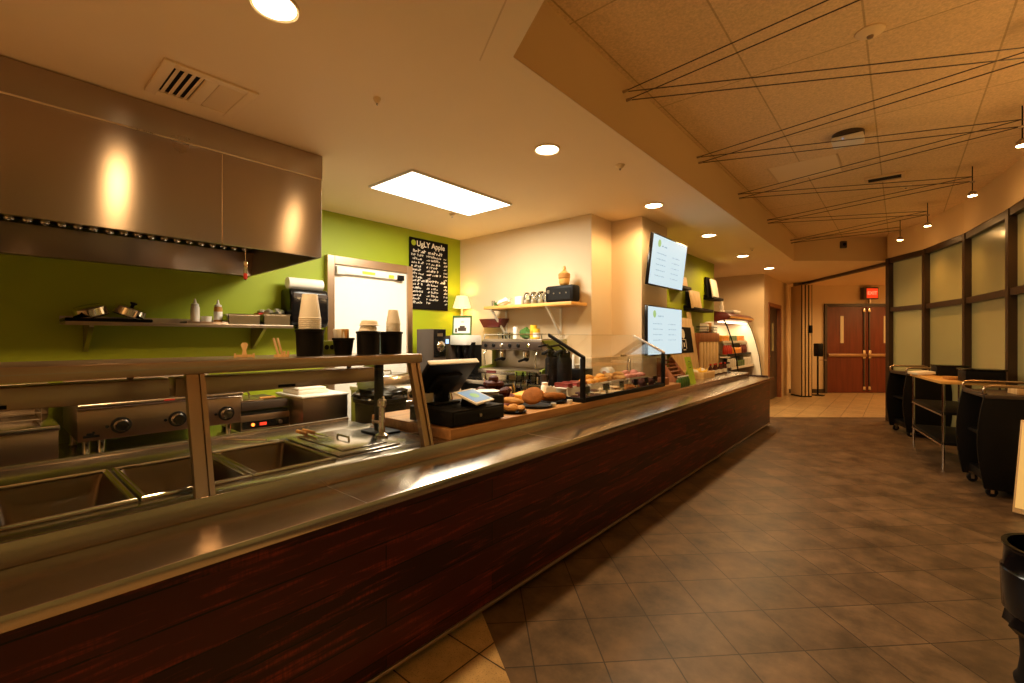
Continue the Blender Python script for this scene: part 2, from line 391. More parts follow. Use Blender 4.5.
struct(MB().box(-2.7,-2.16,4.73,5.44,0,ZL), 'wall_column', M['wall_cream'])
struct(MB().box(-2.7,-2.57,5.441,8.66,0,ZL), 'wall_menu', M['wall_green'])
wall('wall_alcove', M['wall_cream'], [(-3.6,10.65),(-2.16,10.65)], side=1)
wall('wall_alcove_side', M['wall_cream'], [(-3.4,8.66),(-3.4,10.65)], side=1)
mb = MB()                                                             # far side wall with its doorway
mb.box(-2.30,-2.16,10.75,11.02,0,ZL); mb.box(-2.30,-2.16,11.02,12.40,2.17,ZL); mb.box(-2.30,-2.16,12.40,13.45,0,ZL)
struct(mb, 'wall_far_side', M['wall_cream'])
D0 = at(11.6, 6.2); D1 = at(11.6, 10.2)
wall('wall_end', M['wall_cream'], [(-2.16,13.405),(2.05,17.0)], side=1)
wall('wall_right', M['fascia_paint'], [(2,-1.6),(2,17.4)], side=-1, z1=ZH)
wall('wall_front', M['fascia_paint'], [(-4.7,-1.6),(2,-1.6)], side=-1)
# baseboard along the end wall
bd = Vector((CA,SA,0))
struct(MB().prism([(-2.16,13.40,0),(-1.45,14.005,0),(-1.45,14.005,.1),(-2.16,13.40,.1)], (0,0,0), (.01,-.012,0)), 'baseboard_end', M['dark_brown'])

# curved glass wall on the right: a window unit per bay
WP = [(-.105,9.99),(.333,9.29),(.689,8.22),(.917,6.96),(1.08,5.66),(1.14,4.3),(1.14,2.9),(1.14,1.5),(1.14,.1),(1.14,-1.55)]
for i, (a, b) in enumerate(zip(WP, WP[1:])):
    A, B = Vector((*a,0)), Vector((*b,0)); d = (B-A); L = d.length
    ang = math.atan2(d.y, d.x)
    m = Matrix.Translation(A) @ Matrix.Rotation(ang, 4, 'Z')
    f = MB()
    f.box(-.04,.045,-.075,.075,0,ZL-.001,m)                              # upright; local x runs along the bay
    if i == len(WP)-2: f.box(L-.045,L,-.075,.075,0,ZL-.001,m)
    f.box(.045,L-.04,-.065,.065,2.66,ZL-.001,m); f.box(.045,L-.04,-.06,.06,1.84,1.915,m); f.box(.045,L-.04,-.065,.065,0,.1,m)
    w = struct(f, f'window_{i+1}', M['frame_brown'])
    p = MB().box(.045,L-.04,-.006,.006,1.915,2.66,m).build('pane', M['frost'], w, smooth=False)
    p = MB().box(.045,L-.04,-.006,.006,.1,1.84,m).build('pane', M['frost'], w, smooth=False)
mb = MB()
FP = [(-.47,10.05)]+[p for p in WP]
for a, b in zip(WP, WP[1:]):
    d = Vector((b[0]-a[0], b[1]-a[1], 0)).normalized(); n = Vector((-d.y, d.x, 0))
    mb.prism([(*a,ZL+.002),(*b,ZL+.002),(*b,ZH),(*a,ZH)], -n*.07, n*.07)
struct(mb, 'trim_5', M['fascia_paint'])
struct(MB().prism([(-.105,9.99,ZL+.002),(-.02,10.40,ZL+.002),(-.02,10.40,ZH),(-.105,9.99,ZH)], (-.05,0,0), (.05,0,0)), 'trim_6', M['fascia_paint'])

# end doors: two leaves in a frame on the end wall (local x along the wall, y out of it)
DM = Matrix.Translation((*at(11.6, 314*11.6/455),0)) @ Matrix.Rotation(math.atan2(SA,CA),4,'Z')
f = MB(); f.box(-.06,0,-.05,.0,0,2.27,DM); f.box(2.02,2.08,-.05,0,0,2.27,DM); f.box(0,2.02,-.05,0,2.20,2.27,DM)
struct(f, 'trim_7', M['dark_brown'])
for k, x0 in enumerate((.005, 1.015)):
    d = struct(MB().box(x0,x0+1.0,-.03,-.002,.01,2.195,DM), f'door_{k+1}', M['door_wood'])
    vx = x0+.34 if k == 0 else x0+.43
    MB().box(vx,vx+.08,-.036,-.030,1.27,1.96,DM).build('vision_panel', M['vision'], d)
    b = MB().box(x0+.01,x0+.98,-.085,-.05,.93,1.0,DM); b.box(x0+.03,x0+.08,-.05,-.03,.92,1.0,DM); b.box(x0+.86,x0+.95,-.06,-.03,.92,1.0,DM)
    b.build('push_bar', M['panel_steel'], d, .006)
    ex = x0+.90 if k == 0 else x0+.03
    MB().box(ex,ex+.07,-.06,-.03,.88,1.09,DM).build('latch_case', M['chrome'], d, .01)
    g = x0+.93 if k == 0 else x0+.055
    MB().box(g-.015,g+.015,-.055,-.03,.06,2.12,DM).build('latch_rod', M['dark_brown'], d)
    for z in (.08, 2.06): MB().box(g-.035,g+.035,-.06,-.03,z,z+.09,DM).build('latch_cover', M['chrome'], d, .01)
# doorway in the far side wall
f = MB(); f.box(-2.31,-2.145,11.02,11.10,0,2.17); f.box(-2.31,-2.145,12.32,12.40,0,2.17); f.box(-2.31,-2.145,11.10,12.32,2.09,2.17)
struct(f, 'trim_8', M['redwood'])
d = struct(MB().box(-2.27,-2.23,11.10,12.32,.01,2.09), 'door_3', M['dark_brown'])
MB().box(-2.232,-2.226,11.75,11.95,1.1,1.75).build('vision_panel', M['frost'], d)
MB().tube([(-2.225,11.2,1.0),(-2.18,11.2,1.0),(-2.18,11.34,1.0)], .011).build('handle', M['chrome'], d)
# kitchen back door: pale door in a steel frame, on the green wall
f = MB(); f.box(-4.59,-4.52,2.35,2.43,0,2.27); f.box(-4.59,-4.52,3.36,3.435,0,2.27); f.box(-4.59,-4.52,2.43,3.36,2.18,2.27)
struct(f, 'trim_9', M['panel_steel'], bevel=.004)
d = struct(MB().box(-4.58,-4.545,2.43,3.36,.01,2.18), 'door_4', M['door_white'])
b = MB().box(-4.545,-4.50,2.50,3.20,2.085,2.15); b.build('door_closer', M['white'], d, .006)
MB().box(-4.501,-4.498,2.74,2.90,2.105,2.135).build('sticker', M['yellow'], d)
MB().box(-4.501,-4.498,3.08,3.15,2.09,2.13).build('sticker', M['yellow'], d)
MB().box(-4.545,-4.49,3.20,3.29,2.08,2.14).build('hinge_block', M['black'], d, .004)
MB().box(-4.545,-4.49,2.44,2.53,2.075,2.16).build('closer_block', M['paper'], d, .004)

# ------------------------------------------------------------------ serving counter
Y0, Y1 = -1.35, 8.22
t = thing('serving_counter', 'long serving counter clad in dark red planks with a steel tray ledge', 'counter', (-1.7, 3.4, 0))
def ct(mb, name, mat, bevel=0., parent=t): return mb.move((1.7,-3.4,0)).build(name, mat, parent, bevel)
ct(MB().box(-1.60,-1.583,Y0,Y1-.03,.055,.737), 'front_panel', M['planks'])
ct(MB().box(-1.585,-1.572,Y0,Y1-.03,.045,.062), 'base_trim', M['dark_steel'], .003)
ct(MB().box(-1.70,-1.66,Y0,Y1-.1,0,.05), 'toe_kick', M['black_matte'])
ct(MB().box(-2.32,-1.60,Y1-.06,Y1-.03,.02,.80), 'end_panel', M['planks'])
ct(MB().prism([(-1.852,Y0,.737),(-1.53,Y0,.737),(-1.53,Y0,.777),(-1.834,Y0,.777),(-1.852,Y0,.777)], (0,0,0), (0,Y1-Y0,0)), 'tray_ledge', M['steel'], .004)
ct(MB().box(-1.858,-1.834,Y0,Y1-.22,.777,.848), 'back_curb', M['steel'], .003)
def outline(pts, z0, z1): return MB().prism([(x,y,z0) for x,y in pts], (0,0,0), (0,0,z1-z0))
ct(outline([(-1.858,1.62),(-1.858,Y1-.22),(-2.33,Y1-.22),(-2.33,5.47),(-2.14,5.47),(-2.14,4.25),(-2.30,4.25),(-2.30,3.5),(-2.62,3.5),(-2.62,1.62)], .805, .8475), 'rear_top', M['steel'], .003)
ct(MB().box(-2.10,-2.07,1.64,Y1-.25,0,.805), 'rear_panel', M['dark_steel'])
for y in (.95, 2.32, 3.62, 4.95, 6.3):
    ct(MB().box(-1.8345,-1.531,y,y+.0025,.7772,.7776), 'ledge_joint', M['dark_steel'])
# steam table behind the curb
t = thing('steam_table', 'stainless steam table with open wells behind the sneeze guard', 'steam table', (-2.35, .2, 0))
def st(mb, name, mat, bevel=0.): return mb.move((2.35,-.2,0)).build(name, mat, t, bevel)
WY = [(-1.06,-.73),(-.70,-.37),(-.35,-.02),(.005,.345),(.36,.70),(.715,1.055)]
top = MB(); top.box(-1.95,-1.859,Y0,1.615,.80,.8475); top.box(-2.83,-2.49,Y0,1.615,.80,.8475); top.box(-2.49,-1.95,1.055,1.615,.80,.8475)
ys = [Y0]+[v for w in WY for v in w]
for a, b in zip(ys[0::2], ys[1::2]): top.box(-2.49,-1.95,a,b,.80,.8475)
st(top, 'top_plate', M['steel'], .004)
st(MB().box(-2.835,-2.82,Y0,1.615,.8475,.868), 'rear_lip', M['steel'], .003)
st(MB().box(-2.81,-1.87,Y0,1.6,.10,.62), 'cabinet_body', M['dark_steel'])
for y in (-1.2, .2, 1.5): st(MB().box(-2.80,-2.74,y,y+.05,0,.10), 'foot', M['black'])
def hotel_pan(y0, y1, depth=.15):
    """open pan, hung in its well: local origin at the middle of the rim"""
    hx, hy = .272, (y1-y0)/2+.006; w = .018
    r = MB().tube([(-hx+.01,-hy+.01,.004),(hx-.01,-hy+.01,.004),(hx-.01,hy-.01,.004),(-hx+.01,hy-.01,.004)], .0095, 8, True)
    r.box(-hx+.01,hx-.01,-hy+.008,-hy+.024,.001,.008).box(-hx+.01,hx-.01,hy-.024,hy-.008,.001,.008).box(-hx+.008,-hx+.024,-hy+.024,hy-.024,.001,.008).box(hx-.024,hx-.008,-hy+.024,hy-.024,.001,.008)
    o = MB(); rings = []
    for inset, rad, z in ((.022,.03,.004),(.030,.035,-.02),(.048,.045,-depth+.03),(.062,.05,-depth+.006),(.085,.04,-depth)):
        pts = []
        for cx, cy, a0 in ((hx-inset-rad,hy-inset-rad,0),(-hx+inset+rad,hy-inset-rad,PI/2),(-hx+inset+rad,-hy+inset+rad,PI),(hx-inset-rad,-hy+inset+rad,3*PI/2)):
            for q in range(6): pts.append(o.bm.verts.new((cx+rad*math.cos(a0+q*PI/10), cy+rad*math.sin(a0+q*PI/10), z)))
        rings.append(pts)
    for A, B in zip(rings, rings[1:]):
        for k in range(len(A)): o.bm.faces.new((A[k],A[(k+1)%len(A)],B[(k+1)%len(A)],B[k]))
    o.bm.faces.new(rings[-1])
    return r, o
pl = ['fifth open well pan along from the covered one', 'fourth open well pan along from the covered one', 'third open well pan, its near rim hidden at the photo edge', 'open steel well pan left of the centre guard post, nearly whole at the photo edge',
      'open steel well pan directly behind the centre guard post', 'open steel well pan just beside the covered pan']
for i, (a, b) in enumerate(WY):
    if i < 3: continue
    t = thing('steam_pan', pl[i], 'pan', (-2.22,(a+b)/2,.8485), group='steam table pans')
    r, o = hotel_pan(a, b); r.build('rim', M['chrome'], t); o.build('basin', M['shaded_pan_steel'], t)
# wet rim inside the first pan: ladle

t = thing('pan_lid', 'flat steel pan lid with a loop handle covering the last well', 'lid', (-2.24,1.25,.849))
MB().box(-.285,.27,-.17,.17,0,.010).build('lid_plate', M['steel'], t, .005)
MB().box(-.235,.22,-.125,.125,.010,.016).build('raised_field', M['steel'], t, .005)
MB().tube([(-.06,.0,.014),(-.055,.0,.035),(.055,.0,.035),(.06,.0,.014)], .006).build('handle', M['chrome'], t)
t = thing('tongs', 'pair of steel tongs with pale grips lying over the lid edge', 'tongs', (-2.40,1.16,.868))
for s in (-1, 1):
    MB().prism([(-.20,s*.012,0),(.06,s*.022,0),(.06,s*.030,0),(-.20,s*.022,0)], (0,0,0), (0,0,.006)).move((0,.03,0)).build('arm', M['chrome'], t)
    MB().tube([(-.20,s*.017+.03,.004),(-.08,s*.021+.03,.005)], .010).build('grip', M['bread_pale'], t)
# ladle end lying in the well left of the post
t = thing('serving_spoon', 'steel serving spoon resting across the rear strip of the steam table', 'spoon', (-2.66,.93,.850))
MB().tube([(-.10,-.08,.008),(.02,.0,.008),(.10,.06,.010)], .006).build('handle', M['chrome'], t)
MB().ball((.13,.085,.009), (.035,.025,.006)).build('bowl', M['chrome'], t)

# ------------------------------------------------------------------ sneeze guard
t = thing('sneeze_guard', 'steel framed sneeze guard with glass panes and a flat top shelf', 'sneeze guard', (-1.9, .5, .848))
def sg(mb, name, mat, bevel=0.): return mb.move((1.9,-.5,-.848)).build(name, mat, t, bevel)
YE = 1.545
sg(MB().box(-2.40,-1.95,Y0,YE,1.268,1.315), 'top_shelf', M['panel_steel'], .004)
for y in (-.486, .514, 1.500):
    p = [(-1.868,y-.03,.848),(-1.835,y-.03,.848),(-1.952,y-.03,1.268),(-1.985,y-.03,1.268)]
    sg(MB().prism(p, (0,0,0), (0,.016,0)).prism([(a-.008,b,c) for a,b,c in p], (0,.018,0), (0,.040,0)).prism(p, (0,.042,0), (0,.058,0)), 'front_post', M['panel_steel'])
for y in (-.46, 1.50):
    sg(MB().box(-2.34,-2.30,y,y+.04,.86,1.268).box(-2.40,-2.22,y-.05,y+.10,.848,.862), 'rear_post', M['black'], .003)
for a, b in ((-.44,.484),(.556,1.462)):
    sg(MB().prism([(-1.858,a,.852),(-1.853,a,.852),(-1.963,a,1.25),(-1.968,a,1.25)], (0,0,0), (0,b-a,0)), 'glass_pane', M['guard_glass'])
for a, b in ((-.42,.50),(.52,1.44)):
    sg(MB().box(-2.36,-2.24,a,b,1.158,1.236).box(-2.33,-2.31,a+.1,a+.12,1.236,1.268).box(-2.33,-2.31,b-.12,b-.1,1.236,1.268), 'lamp_housing', M['panel_steel'], .004)
    sg(MB().box(-2.2405,-2.237,(a+b)/2-.06,(a+b)/2+.02,1.165,1.178), 'slot', M['black'])
sg(MB().box(-1.951,-1.9485,Y0,YE,1.290,1.294), 'edge_line', M['dark_steel'])

# ------------------------------------------------------------------ hand tap by the covered well
t = thing('hot_water_tap', 'chrome lever tap on the steel strip beside the rear black post', 'tap', (-2.17,1.44,.848))
MB().lathe([(.035,0),(.035,.02),(.018,.03),(.016,.17),(.024,.18),(.024,.21),(.012,.22),(0,.22)]).build('body', M['chrome'], t)
MB().tube([(0,0,.17),(-.05,.04,.215),(-.09,.07,.19),(-.095,.074,.15)], .010).build('spout', M['chrome'], t)
MB().tube([(0,0,.085),(-.05,-.03,.095)], [.012,.007]).build('lever', M['chrome'], t)

# ------------------------------------------------------------------ range hood
t = thing('range_hood', 'wide stainless kitchen hood hanging under the ceiling on the green wall', 'range hood', (-3.9, .3, 1.96))
def rh(mb, name, mat, bevel=0.): return mb.move((3.9,-.3,-1.96)).build(name, mat, t, bevel)
rh(MB().box(-3.26,-3.235,-1.1,1.637,1.99,2.565), 'front_panel', M['hood_steel'], .004)
rh(MB().box(-3.27,-3.229,-1.1,1.640,2.565,2.735), 'top_band', M['hood_steel'], .003)
rh(MB().box(-3.235,-3.229,-1.1,1.641,2.556,2.566), 'seam_trim', M['chrome'])
for y in (.99,): rh(MB().box(-3.2352,-3.2335,y,y+.004,1.992,2.556), 'panel_joint', M['chrome'])
rh(MB().prism([(-4.585,0,1.97),(-4.45,0,1.97),(-3.26,0,1.99),(-3.26,0,2.735),(-4.585,0,2.735)], (0,1.617,0), (0,1.637,0)), 'side_panel', M['hood_steel'])
rh(MB().prism([(-4.585,-1.1,1.965),(-4.515,-1.1,1.965),(-4.452,-1.1,2.165),(-4.585,-1.1,2.165)], (0,0,0), (0,2.717,0)), 'rear_channel', M['hood_steel'], .003)
rh(MB().prism([(-4.50,-1.1,2.20),(-3.30,-1.1,2.62),(-3.30,-1.1,2.64),(-4.50,-1.1,2.22)], (0,0,0), (0,2.717,0)), 'inner_baffle', M['dark_steel'])
for k in range(4):
    y0 = -.42+k*.5; fm = MB()
    for j in range(6):
        y = y0+.05+j*.0825
        fm.tube([(-4.40,y,2.262),(-3.75,y,2.490)], .020, 8); fm.ball((-4.462,y,2.192), (.026,.030,.024), seg=12)
    rh(fm, 'filter', M['chrome'])
t = thing('pull_tag', 'small silver tag with a red end dangling under the hood edge', 'tag', (-3.25,1.13,1.80))
MB().tube([(0,0,.06),(0,0,.188)], .0025).build('cord', M['chrome'], t)
MB().box(-.004,.004,-.012,.012,.02,.10).build('plate', M['chrome'], t, .003); MB().lathe([(0,-.025),(.011,-.015),(.012,.02),(0,.025)]).build('bob', M['red'], t)

# ------------------------------------------------------------------ wall shelf and what stands on it
t = thing('wall_shelf', 'dark steel wall shelf on two brackets under the hood', 'shelf', (-4.42, 1.13, 1.49))
def sh(mb, name, mat, bevel=0.): return mb.move((4.42,-1.13,-1.49)).build(name, mat, t, bevel)
sh(MB().box(-4.585,-4.25,.376,1.88,1.497,1.515).box(-4.262,-4.25,.376,1.88,1.488,1.505), 'shelf_plate', M['dark_steel'], .002)
sh(MB().box(-4.588,-4.575,.376,1.88,1.515,1.56), 'upstand', M['dark_steel'])
for y in (.50, 1.64):
    sh(MB().prism([(-4.585,y,1.495),(-4.30,y,1.495),(-4.30,y,1.475),(-4.56,y,1.30),(-4.585,y,1.30)], (0,0,0), (0,.025,0)), 'bracket', M['dark_steel'])
solo(MB().box(-.15,.15,-.23,.23,0,.004).tube([(-.15,-.23,.012),(.15,-.23,.012),(.15,.23,.012),(-.15,.23,.012)], .011, 8, True), 'sheet_tray', M['black_gloss'], 'dark rimmed tray under the tilted steel lids on the wall shelf', 'tray', (-4.41,.61,1.5155))
def lid(ang, nm, label, loc, knob):
    t = thing(nm, label, 'lid', loc)
    m = Matrix.Rotation(ang, 4, 'X') @ Matrix.Rotation(.2, 4, 'Y')
    MB().lathe([(.105,0),(.108,.006),(.100,.012),(.096,.06),(.085,.068),(0,.07)], mat=m).build('dome', M['chrome'], t)
    if knob: MB().lathe([(.012,.07),(.010,.085),(.022,.095),(.022,.105),(0,.11)], mat=m).build('knob', M['black'], t)
lid(.30, 'pot_lid', 'plain steel lid without knob leaning at the left end of the shelf', (-4.40,.525,1.562), False)
lid(-.33, 'pot_lid', 'steel lid with a black knob tilted on the shelf tray', (-4.40,.725,1.567), True)
solo(MB().box(-.10,.10,-.15,.15,0,.006).box(-.10,.10,-.15,-.14,.006,.018).box(-.10,.10,.14,.15,.006,.018).box(.09,.10,-.14,.14,.006,.018), 'small_tray', M['panel_steel'], 'shallow pale tray under the two squeeze bottles', 'tray', (-4.40,1.22,1.5155), bevel=.002)
def bottle(loc, label, body, band):
    t = thing('squeeze_bottle', label, 'bottle', loc)
    MB().lathe([(.028,0),(.031,.006),(.031,.125),(.026,.14),(.024,.143)]).build('bottle_body', body, t)
    MB().lathe([(.0318,.03),(.0318,.10)], seg=24).build('label_band', band, t)
    MB().lathe([(.026,.141),(.026,.155),(.012,.165),(.005,.20),(0,.20)]).build('nozzle', M['white'], t)
bottle((-4.39,1.15,1.522), 'pale plastic squeeze bottle at the left of the small tray', M['paper'], M['paper'])
bottle((-4.39,1.315,1.522), 'squeeze bottle with amber contents and pale band right of the tub', M['bread_pale'], M['cup_white'])
solo(MB().lathe([(.032,0),(.04,.055),(.041,.058),(.036,.058),(.03,.006),(0,.006)]), 'small_tub', M['paper'], 'little pale tub standing between the two squeeze bottles', 'tub', (-4.40,1.232,1.522))
def small_pan(name, label, loc, sx, sy, h, fill):
    t = thing(name, label, 'pan', loc)
    o = MB(); w = .004
    o.box(-sx,sx,-sy,sy,0,w); o.box(-sx,-sx+w,-sy,sy,w,h); o.box(sx-w,sx,-sy,sy,w,h); o.box(-sx,sx,-sy,-sy+w,w,h); o.box(-sx,sx,sy-w,sy,w,h)
    o.tube([(-sx,-sy,h),(sx,-sy,h),(sx,sy,h),(-sx,sy,h)], .007, 6, True); o.build('pan_body', M['steel'], t)
    if fill:
        f = MB()
        for k in range(7): f.ball((random.uniform(-sx*.6,sx*.6), -sy*.8+k*sy*.27, h+.005+random.uniform(0,.03)), (.045,.035,.028), seg=8, rough=.6, seed=k)
        f.build('foil_wrap', M['foil'], t)
        MB().box(-.05,.05,-sy*1.1,-sy*.2,h+.012,h+.028,Matrix.Rotation(.1,4,'X')).build('red_strip', M['red'], t)
small_pan('steel_pan', 'empty rectangular steel pan on the shelf beside the bottles', (-4.41,1.49,1.5155), .11, .125, .085, False)
small_pan('steel_pan', 'rectangular steel pan heaped with crumpled foil at the shelf end', (-4.41,1.76,1.5155), .11, .115, .095, True)

# paper towel dispenser and roll on top
t = thing('towel_dispenser', 'black paper towel dispenser hung on the green wall', 'dispenser', (-4.47,2.09,1.50))
MB().prism([(-.115,-.19,.0),(.09,-.19,.0),(.125,-.19,.07),(.125,-.19,.30),(.10,-.19,.375),(-.115,-.19,.375)], (0,0,0), (0,.38,0)).build('cover', M['black_gloss'], t, .03, seg=3)
MB().box(.1255,.129,-.165,.165,.29,.325).build('window_strip', M['dark_brown'], t)
MB().box(.04,.10,-.12,.12,-.012,.002).build('slot_lip', M['black'], t)
solo(MB().lathe([(.02,-.17),(.055,-.17),(.055,.17),(.02,.17)], mat=Matrix.Rotation(PI/2,4,'X')).move((0,0,.055)), 'towel_roll', M['paper'], 'white paper roll lying on the black towel dispenser', 'paper roll', (-4.47,2.09,1.876))

# ------------------------------------------------------------------ cooking line
t = thing('equipment_stand', 'low steel stand carrying the griddle and fryer against the green wall', 'stand', (-4.15,.9,0))
def es(mb, name, mat, bevel=0.): return mb.move((4.15,-.9,0)).build(name, mat, t, bevel)
es(MB().box(-4.57,-3.70,-.5,2.05,.60,.645), 'stand_top', M['steel'], .004); es(MB().box(-4.5,-3.76,-.45,2.0,.16,.19), 'lower_shelf', M['dark_steel'])
for x in (-4.5,-3.76):
    for y in (-.45,.75,2.0): es(MB().tube([(x,y,0),(x,y,.60)], .02), 'leg', M['steel'])
t = thing('griddle', 'wide steel griddle with three dials on short legs', 'griddle', (-4.1,.83,.645))
def gr(mb, name, mat, bevel=0., par=None): return mb.move((4.1,-.83,-.645)).build(name, mat, par or t, bevel)
gr(MB().box(-4.5,-3.76,.385,1.27,.77,.985), 'griddle_body', M['dark_steel'], .004)
gr(MB().box(-3.765,-3.745,.383,1.272,.772,.965), 'control_panel', M['panel_steel'], .004)
gr(MB().tube([(-3.745,.383,.985),(-3.745,1.272,.985)], .024, 12), 'front_rail', M['steel'])
gr(MB().box(-4.48,-3.79,.41,1.245,.985,.999), 'cooking_plate', M['black']); gr(MB().box(-4.5,-4.47,.385,1.27,.985,1.10).box(-4.47,-3.9,.385,.41,.985,1.06).box(-4.47,-3.9,1.245,1.27,.985,1.06), 'splash_guard', M['dark_steel'], .003)
for y in (.585, .880, 1.175):
    k = gr(MB().lathe([(.040,0),(.040,.012),(.034,.018),(.030,.034),(0,.034)], mat=Matrix.Rotation(PI/2,4,'Y')).move((-3.745,y,.850)), 'dial', M['chrome'])
    gr(MB().lathe([(.040,.0),(.052,.001),(.050,.010),(.040,.012)], mat=Matrix.Rotation(PI/2,4,'Y')).move((-3.744,y,.850)), 'dial_ring', M['black'], par=k)
    gr(MB().cbox((-3.706,y,.850), (.012,.016,.062), (.5,0,0)), 'dial_grip', M['chrome'], par=k)
    gr(MB().lathe([(.009,0),(.009,.008),(0,.008)], mat=Matrix.Rotation(PI/2,4,'Y')).move((-3.745,y-.068,.850)), 'pilot_button', M['black'])
bd_ = MB(); bd_.cbox((-3.744,.445,.800), (.003,.075,.014)); bd_.cbox((-3.744,.440,.812), (.003,.034,.016)); bd_.cbox((-3.744,.455,.822), (.003,.012,.012))
gr(bd_, 'badge', M['black']); gr(MB().box(-3.7215,-3.7195,.80,.86,.982,.992), 'red_sticker', M['red'])
for x in (-3.82,-4.42):
    for y in (.43,.50,1.21): gr(MB().lathe([(.022,.0),(.026,.006),(.018,.02),(.018,.125)]).move((x,y,.645)), 'leg', M['chrome'])
solo(MB().lathe([(.10,0),(.13,.02),(.12,.055),(.04,.07),(.0,.072)], seg=20), 'griddle_dome', M['black'], 'low black dome cover sitting on the right end of the griddle', 'cover', (-4.2,1.12,.9995))
t = thing('fryer', 'boxy steel fryer left of the griddle', 'fryer', (-4.05,.0,.0))
def fr(mb, name, mat, bevel=0.): return mb.move((4.05,0,0)).build(name, mat, t, bevel)
fr(MB().box(-4.42,-3.76,-.30,.305,.645,.86), 'fryer_body', M['panel_steel'], .004)
fr(MB().box(-4.42,-3.74,-.30,.310,.86,.89), 'top_rim', M['steel'], .005); fr(MB().box(-3.762,-3.755,-.28,.29,.655,.69), 'lower_band', M['dark_steel'])
fr(MB().box(-4.42,-4.36,-.30,.305,.89,1.10), 'back_riser', M['dark_steel'], .004)
for y in (-.15,.13):
    b = MB()
    for x in [-4.30+.04*k for k in range(12)]: b.tube([(x,y-.11,.90),(x,y-.11,1.0),(x,y+.11,1.0),(x,y+.11,.90)], .0035, 5)
    for z in (.92,.96,1.0): b.tube([(-4.30,y-.11,z),(-3.86,y-.11,z),(-3.86,y+.11,z),(-4.30,y+.11,z)], .0035, 5, True)
    fr(b, 'basket', M['dark_steel'])
t = thing('panini_press', 'two-plate panini press with a red lamp and readout', 'press', (-4.05,1.49,.645))
def pp(mb, name, mat, bevel=0.): return mb.move((4.05,-1.49,-.645)).build(name, mat, t, bevel)
pp(MB().box(-4.35,-3.84,1.30,1.67,.675,.80), 'base', M['panel_steel'], .006); pp(MB().box(-3.842,-3.832,1.31,1.66,.695,.752), 'control_strip', M['black_gloss'])
pp(MB().lathe([(.012,0),(.012,.008),(0,.010)], mat=Matrix.Rotation(PI/2,4,'Y')).move((-3.833,1.385,.725)), 'lamp', M['led'])
pp(MB().box(-3.833,-3.829,1.435,1.485,.713,.735), 'readout', M['led_red'])
pp(MB().lathe([(.02,0),(.016,.02),(0,.02)], mat=Matrix.Rotation(PI/2,4,'Y')).move((-3.833,1.585,.725)), 'dial', M['chrome'])
pp(MB().box(-4.33,-3.85,1.31,1.66,.80,.818), 'lower_plate', M['black']); pp(MB().box(-4.33,-3.85,1.31,1.66,.835,.90), 'upper_plate', M['dark_brown'], .006)
pp(MB().box(-4.33,-3.87,1.31,1.48,.90,.912), 'lid', M['panel_steel'], .004)
pp(MB().tube([(-3.95,1.345,.912),(-3.95,1.345,.955),(-3.95,1.36,.975),(-3.95,1.385,.975),(-3.95,1.40,.955),(-3.95,1.40,.912)], .007, 8), 'lid_handle', M['chrome'])
for y in (1.34,1.63):
    for x in (-4.3,-3.9): pp(MB().box(x-.02,x+.02,y-.02,y+.02,.645,.676), 'foot', M['black'])
t = thing('spatula', 'pale handled spatula lying across the panini press', 'spatula', (-3.93,1.56,.902))
MB().tube([(0,-.09,.012),(0,.03,.012)], .011).build('handle', M['bread_pale'], t); MB().box(-.03,.03,.03,.15,.008,.014).build('blade', M['chrome'], t)
t = thing('steel_bin', 'plain satin steel box standing right of the panini press', 'bin', (-3.87,1.87,.645))
MB().box(-.24,.24,-.19,.20,0,.27).build('bin_body', M['panel_steel'], t, .006)
MB().box(-.25,.25,-.20,.21,.27,.285).build('lid', M['white'], t, .004)
solo(MB().box(-.15,.15,-.13,.13,0,.03).box(-.13,.13,-.12,.12,.03,.05), 'tray_stack', M['paper'], 'stack of pale paper trays lying on the steel bin', 'trays', (-3.92,1.84,.9305), bevel=.006)
solo(MB().lathe([(.05,0),(.065,.10),(.068,.104),(.062,.104),(.045,.006),(0,.006)]), 'plastic_tub', M['cup_white'], 'white plastic tub on top of the paper trays', 'tub', (-3.98,1.86,.981))
solo(MB().lathe([(.03,0),(.033,.05),(.033,.10),(.018,.12),(.018,.14),(0,.14)]), 'spray_bottle', M['blue'], 'small blue capped bottle behind the panini press', 'bottle', (-4.42,1.62,.6455))
t = thing('refuse_bin', 'black bin with a crumpled black liner left of the prep table', 'bin', (-3.36,2.22,0))
MB().lathe([(.17,0),(.185,.1),(.21,.86),(.225,.87),(.225,.90),(.20,.90),(.19,.30),(0,.30)]).build('bin_body', M['black'], t)
b = MB().ball((0,0,.91), (.215,.215,.07), rough=.5, seed=3, seg=22); b.build('liner', M['black_gloss'], t)
MB().box(-.18,.19,-.012,.012,0,.24).rot('Y',-.25).move((-.16,.0,.93)).build('lid_flap', M['olive'], t, .006)
t = thing('prep_table', 'steel drawer unit with a white board top in front of the pale door', 'prep table', (-3.85,2.66,0))
MB().box(-.30,.27,-.26,.30,.10,.885).build('carcass', M['dark_steel'], t, .004); MB().box(-.31,.30,-.27,.31,.885,.925).build('board_top', M['white'], t, .006)
for z in (.25,.50,.70):
    d = MB().box(.27,.285,-.24,.28,z,z+.17).build('drawer', M['panel_steel'], t, .004); MB().tube([(.285,-.08,z+.10),(.31,-.08,z+.10),(.31,.12,z+.10),(.285,.12,z+.10)], .008).build('drawer_pull', M['chrome'], d)
for x in (-.26,.22):
    for y in (-.22,.26): MB().tube([(x,y,0),(x,y,.10)], .025).build('leg', M['black'], t)
t = thing('chafing_lid', 'deep steel lid with a loop handle on the white topped prep table', 'lid', (-3.88,2.62,.9255))
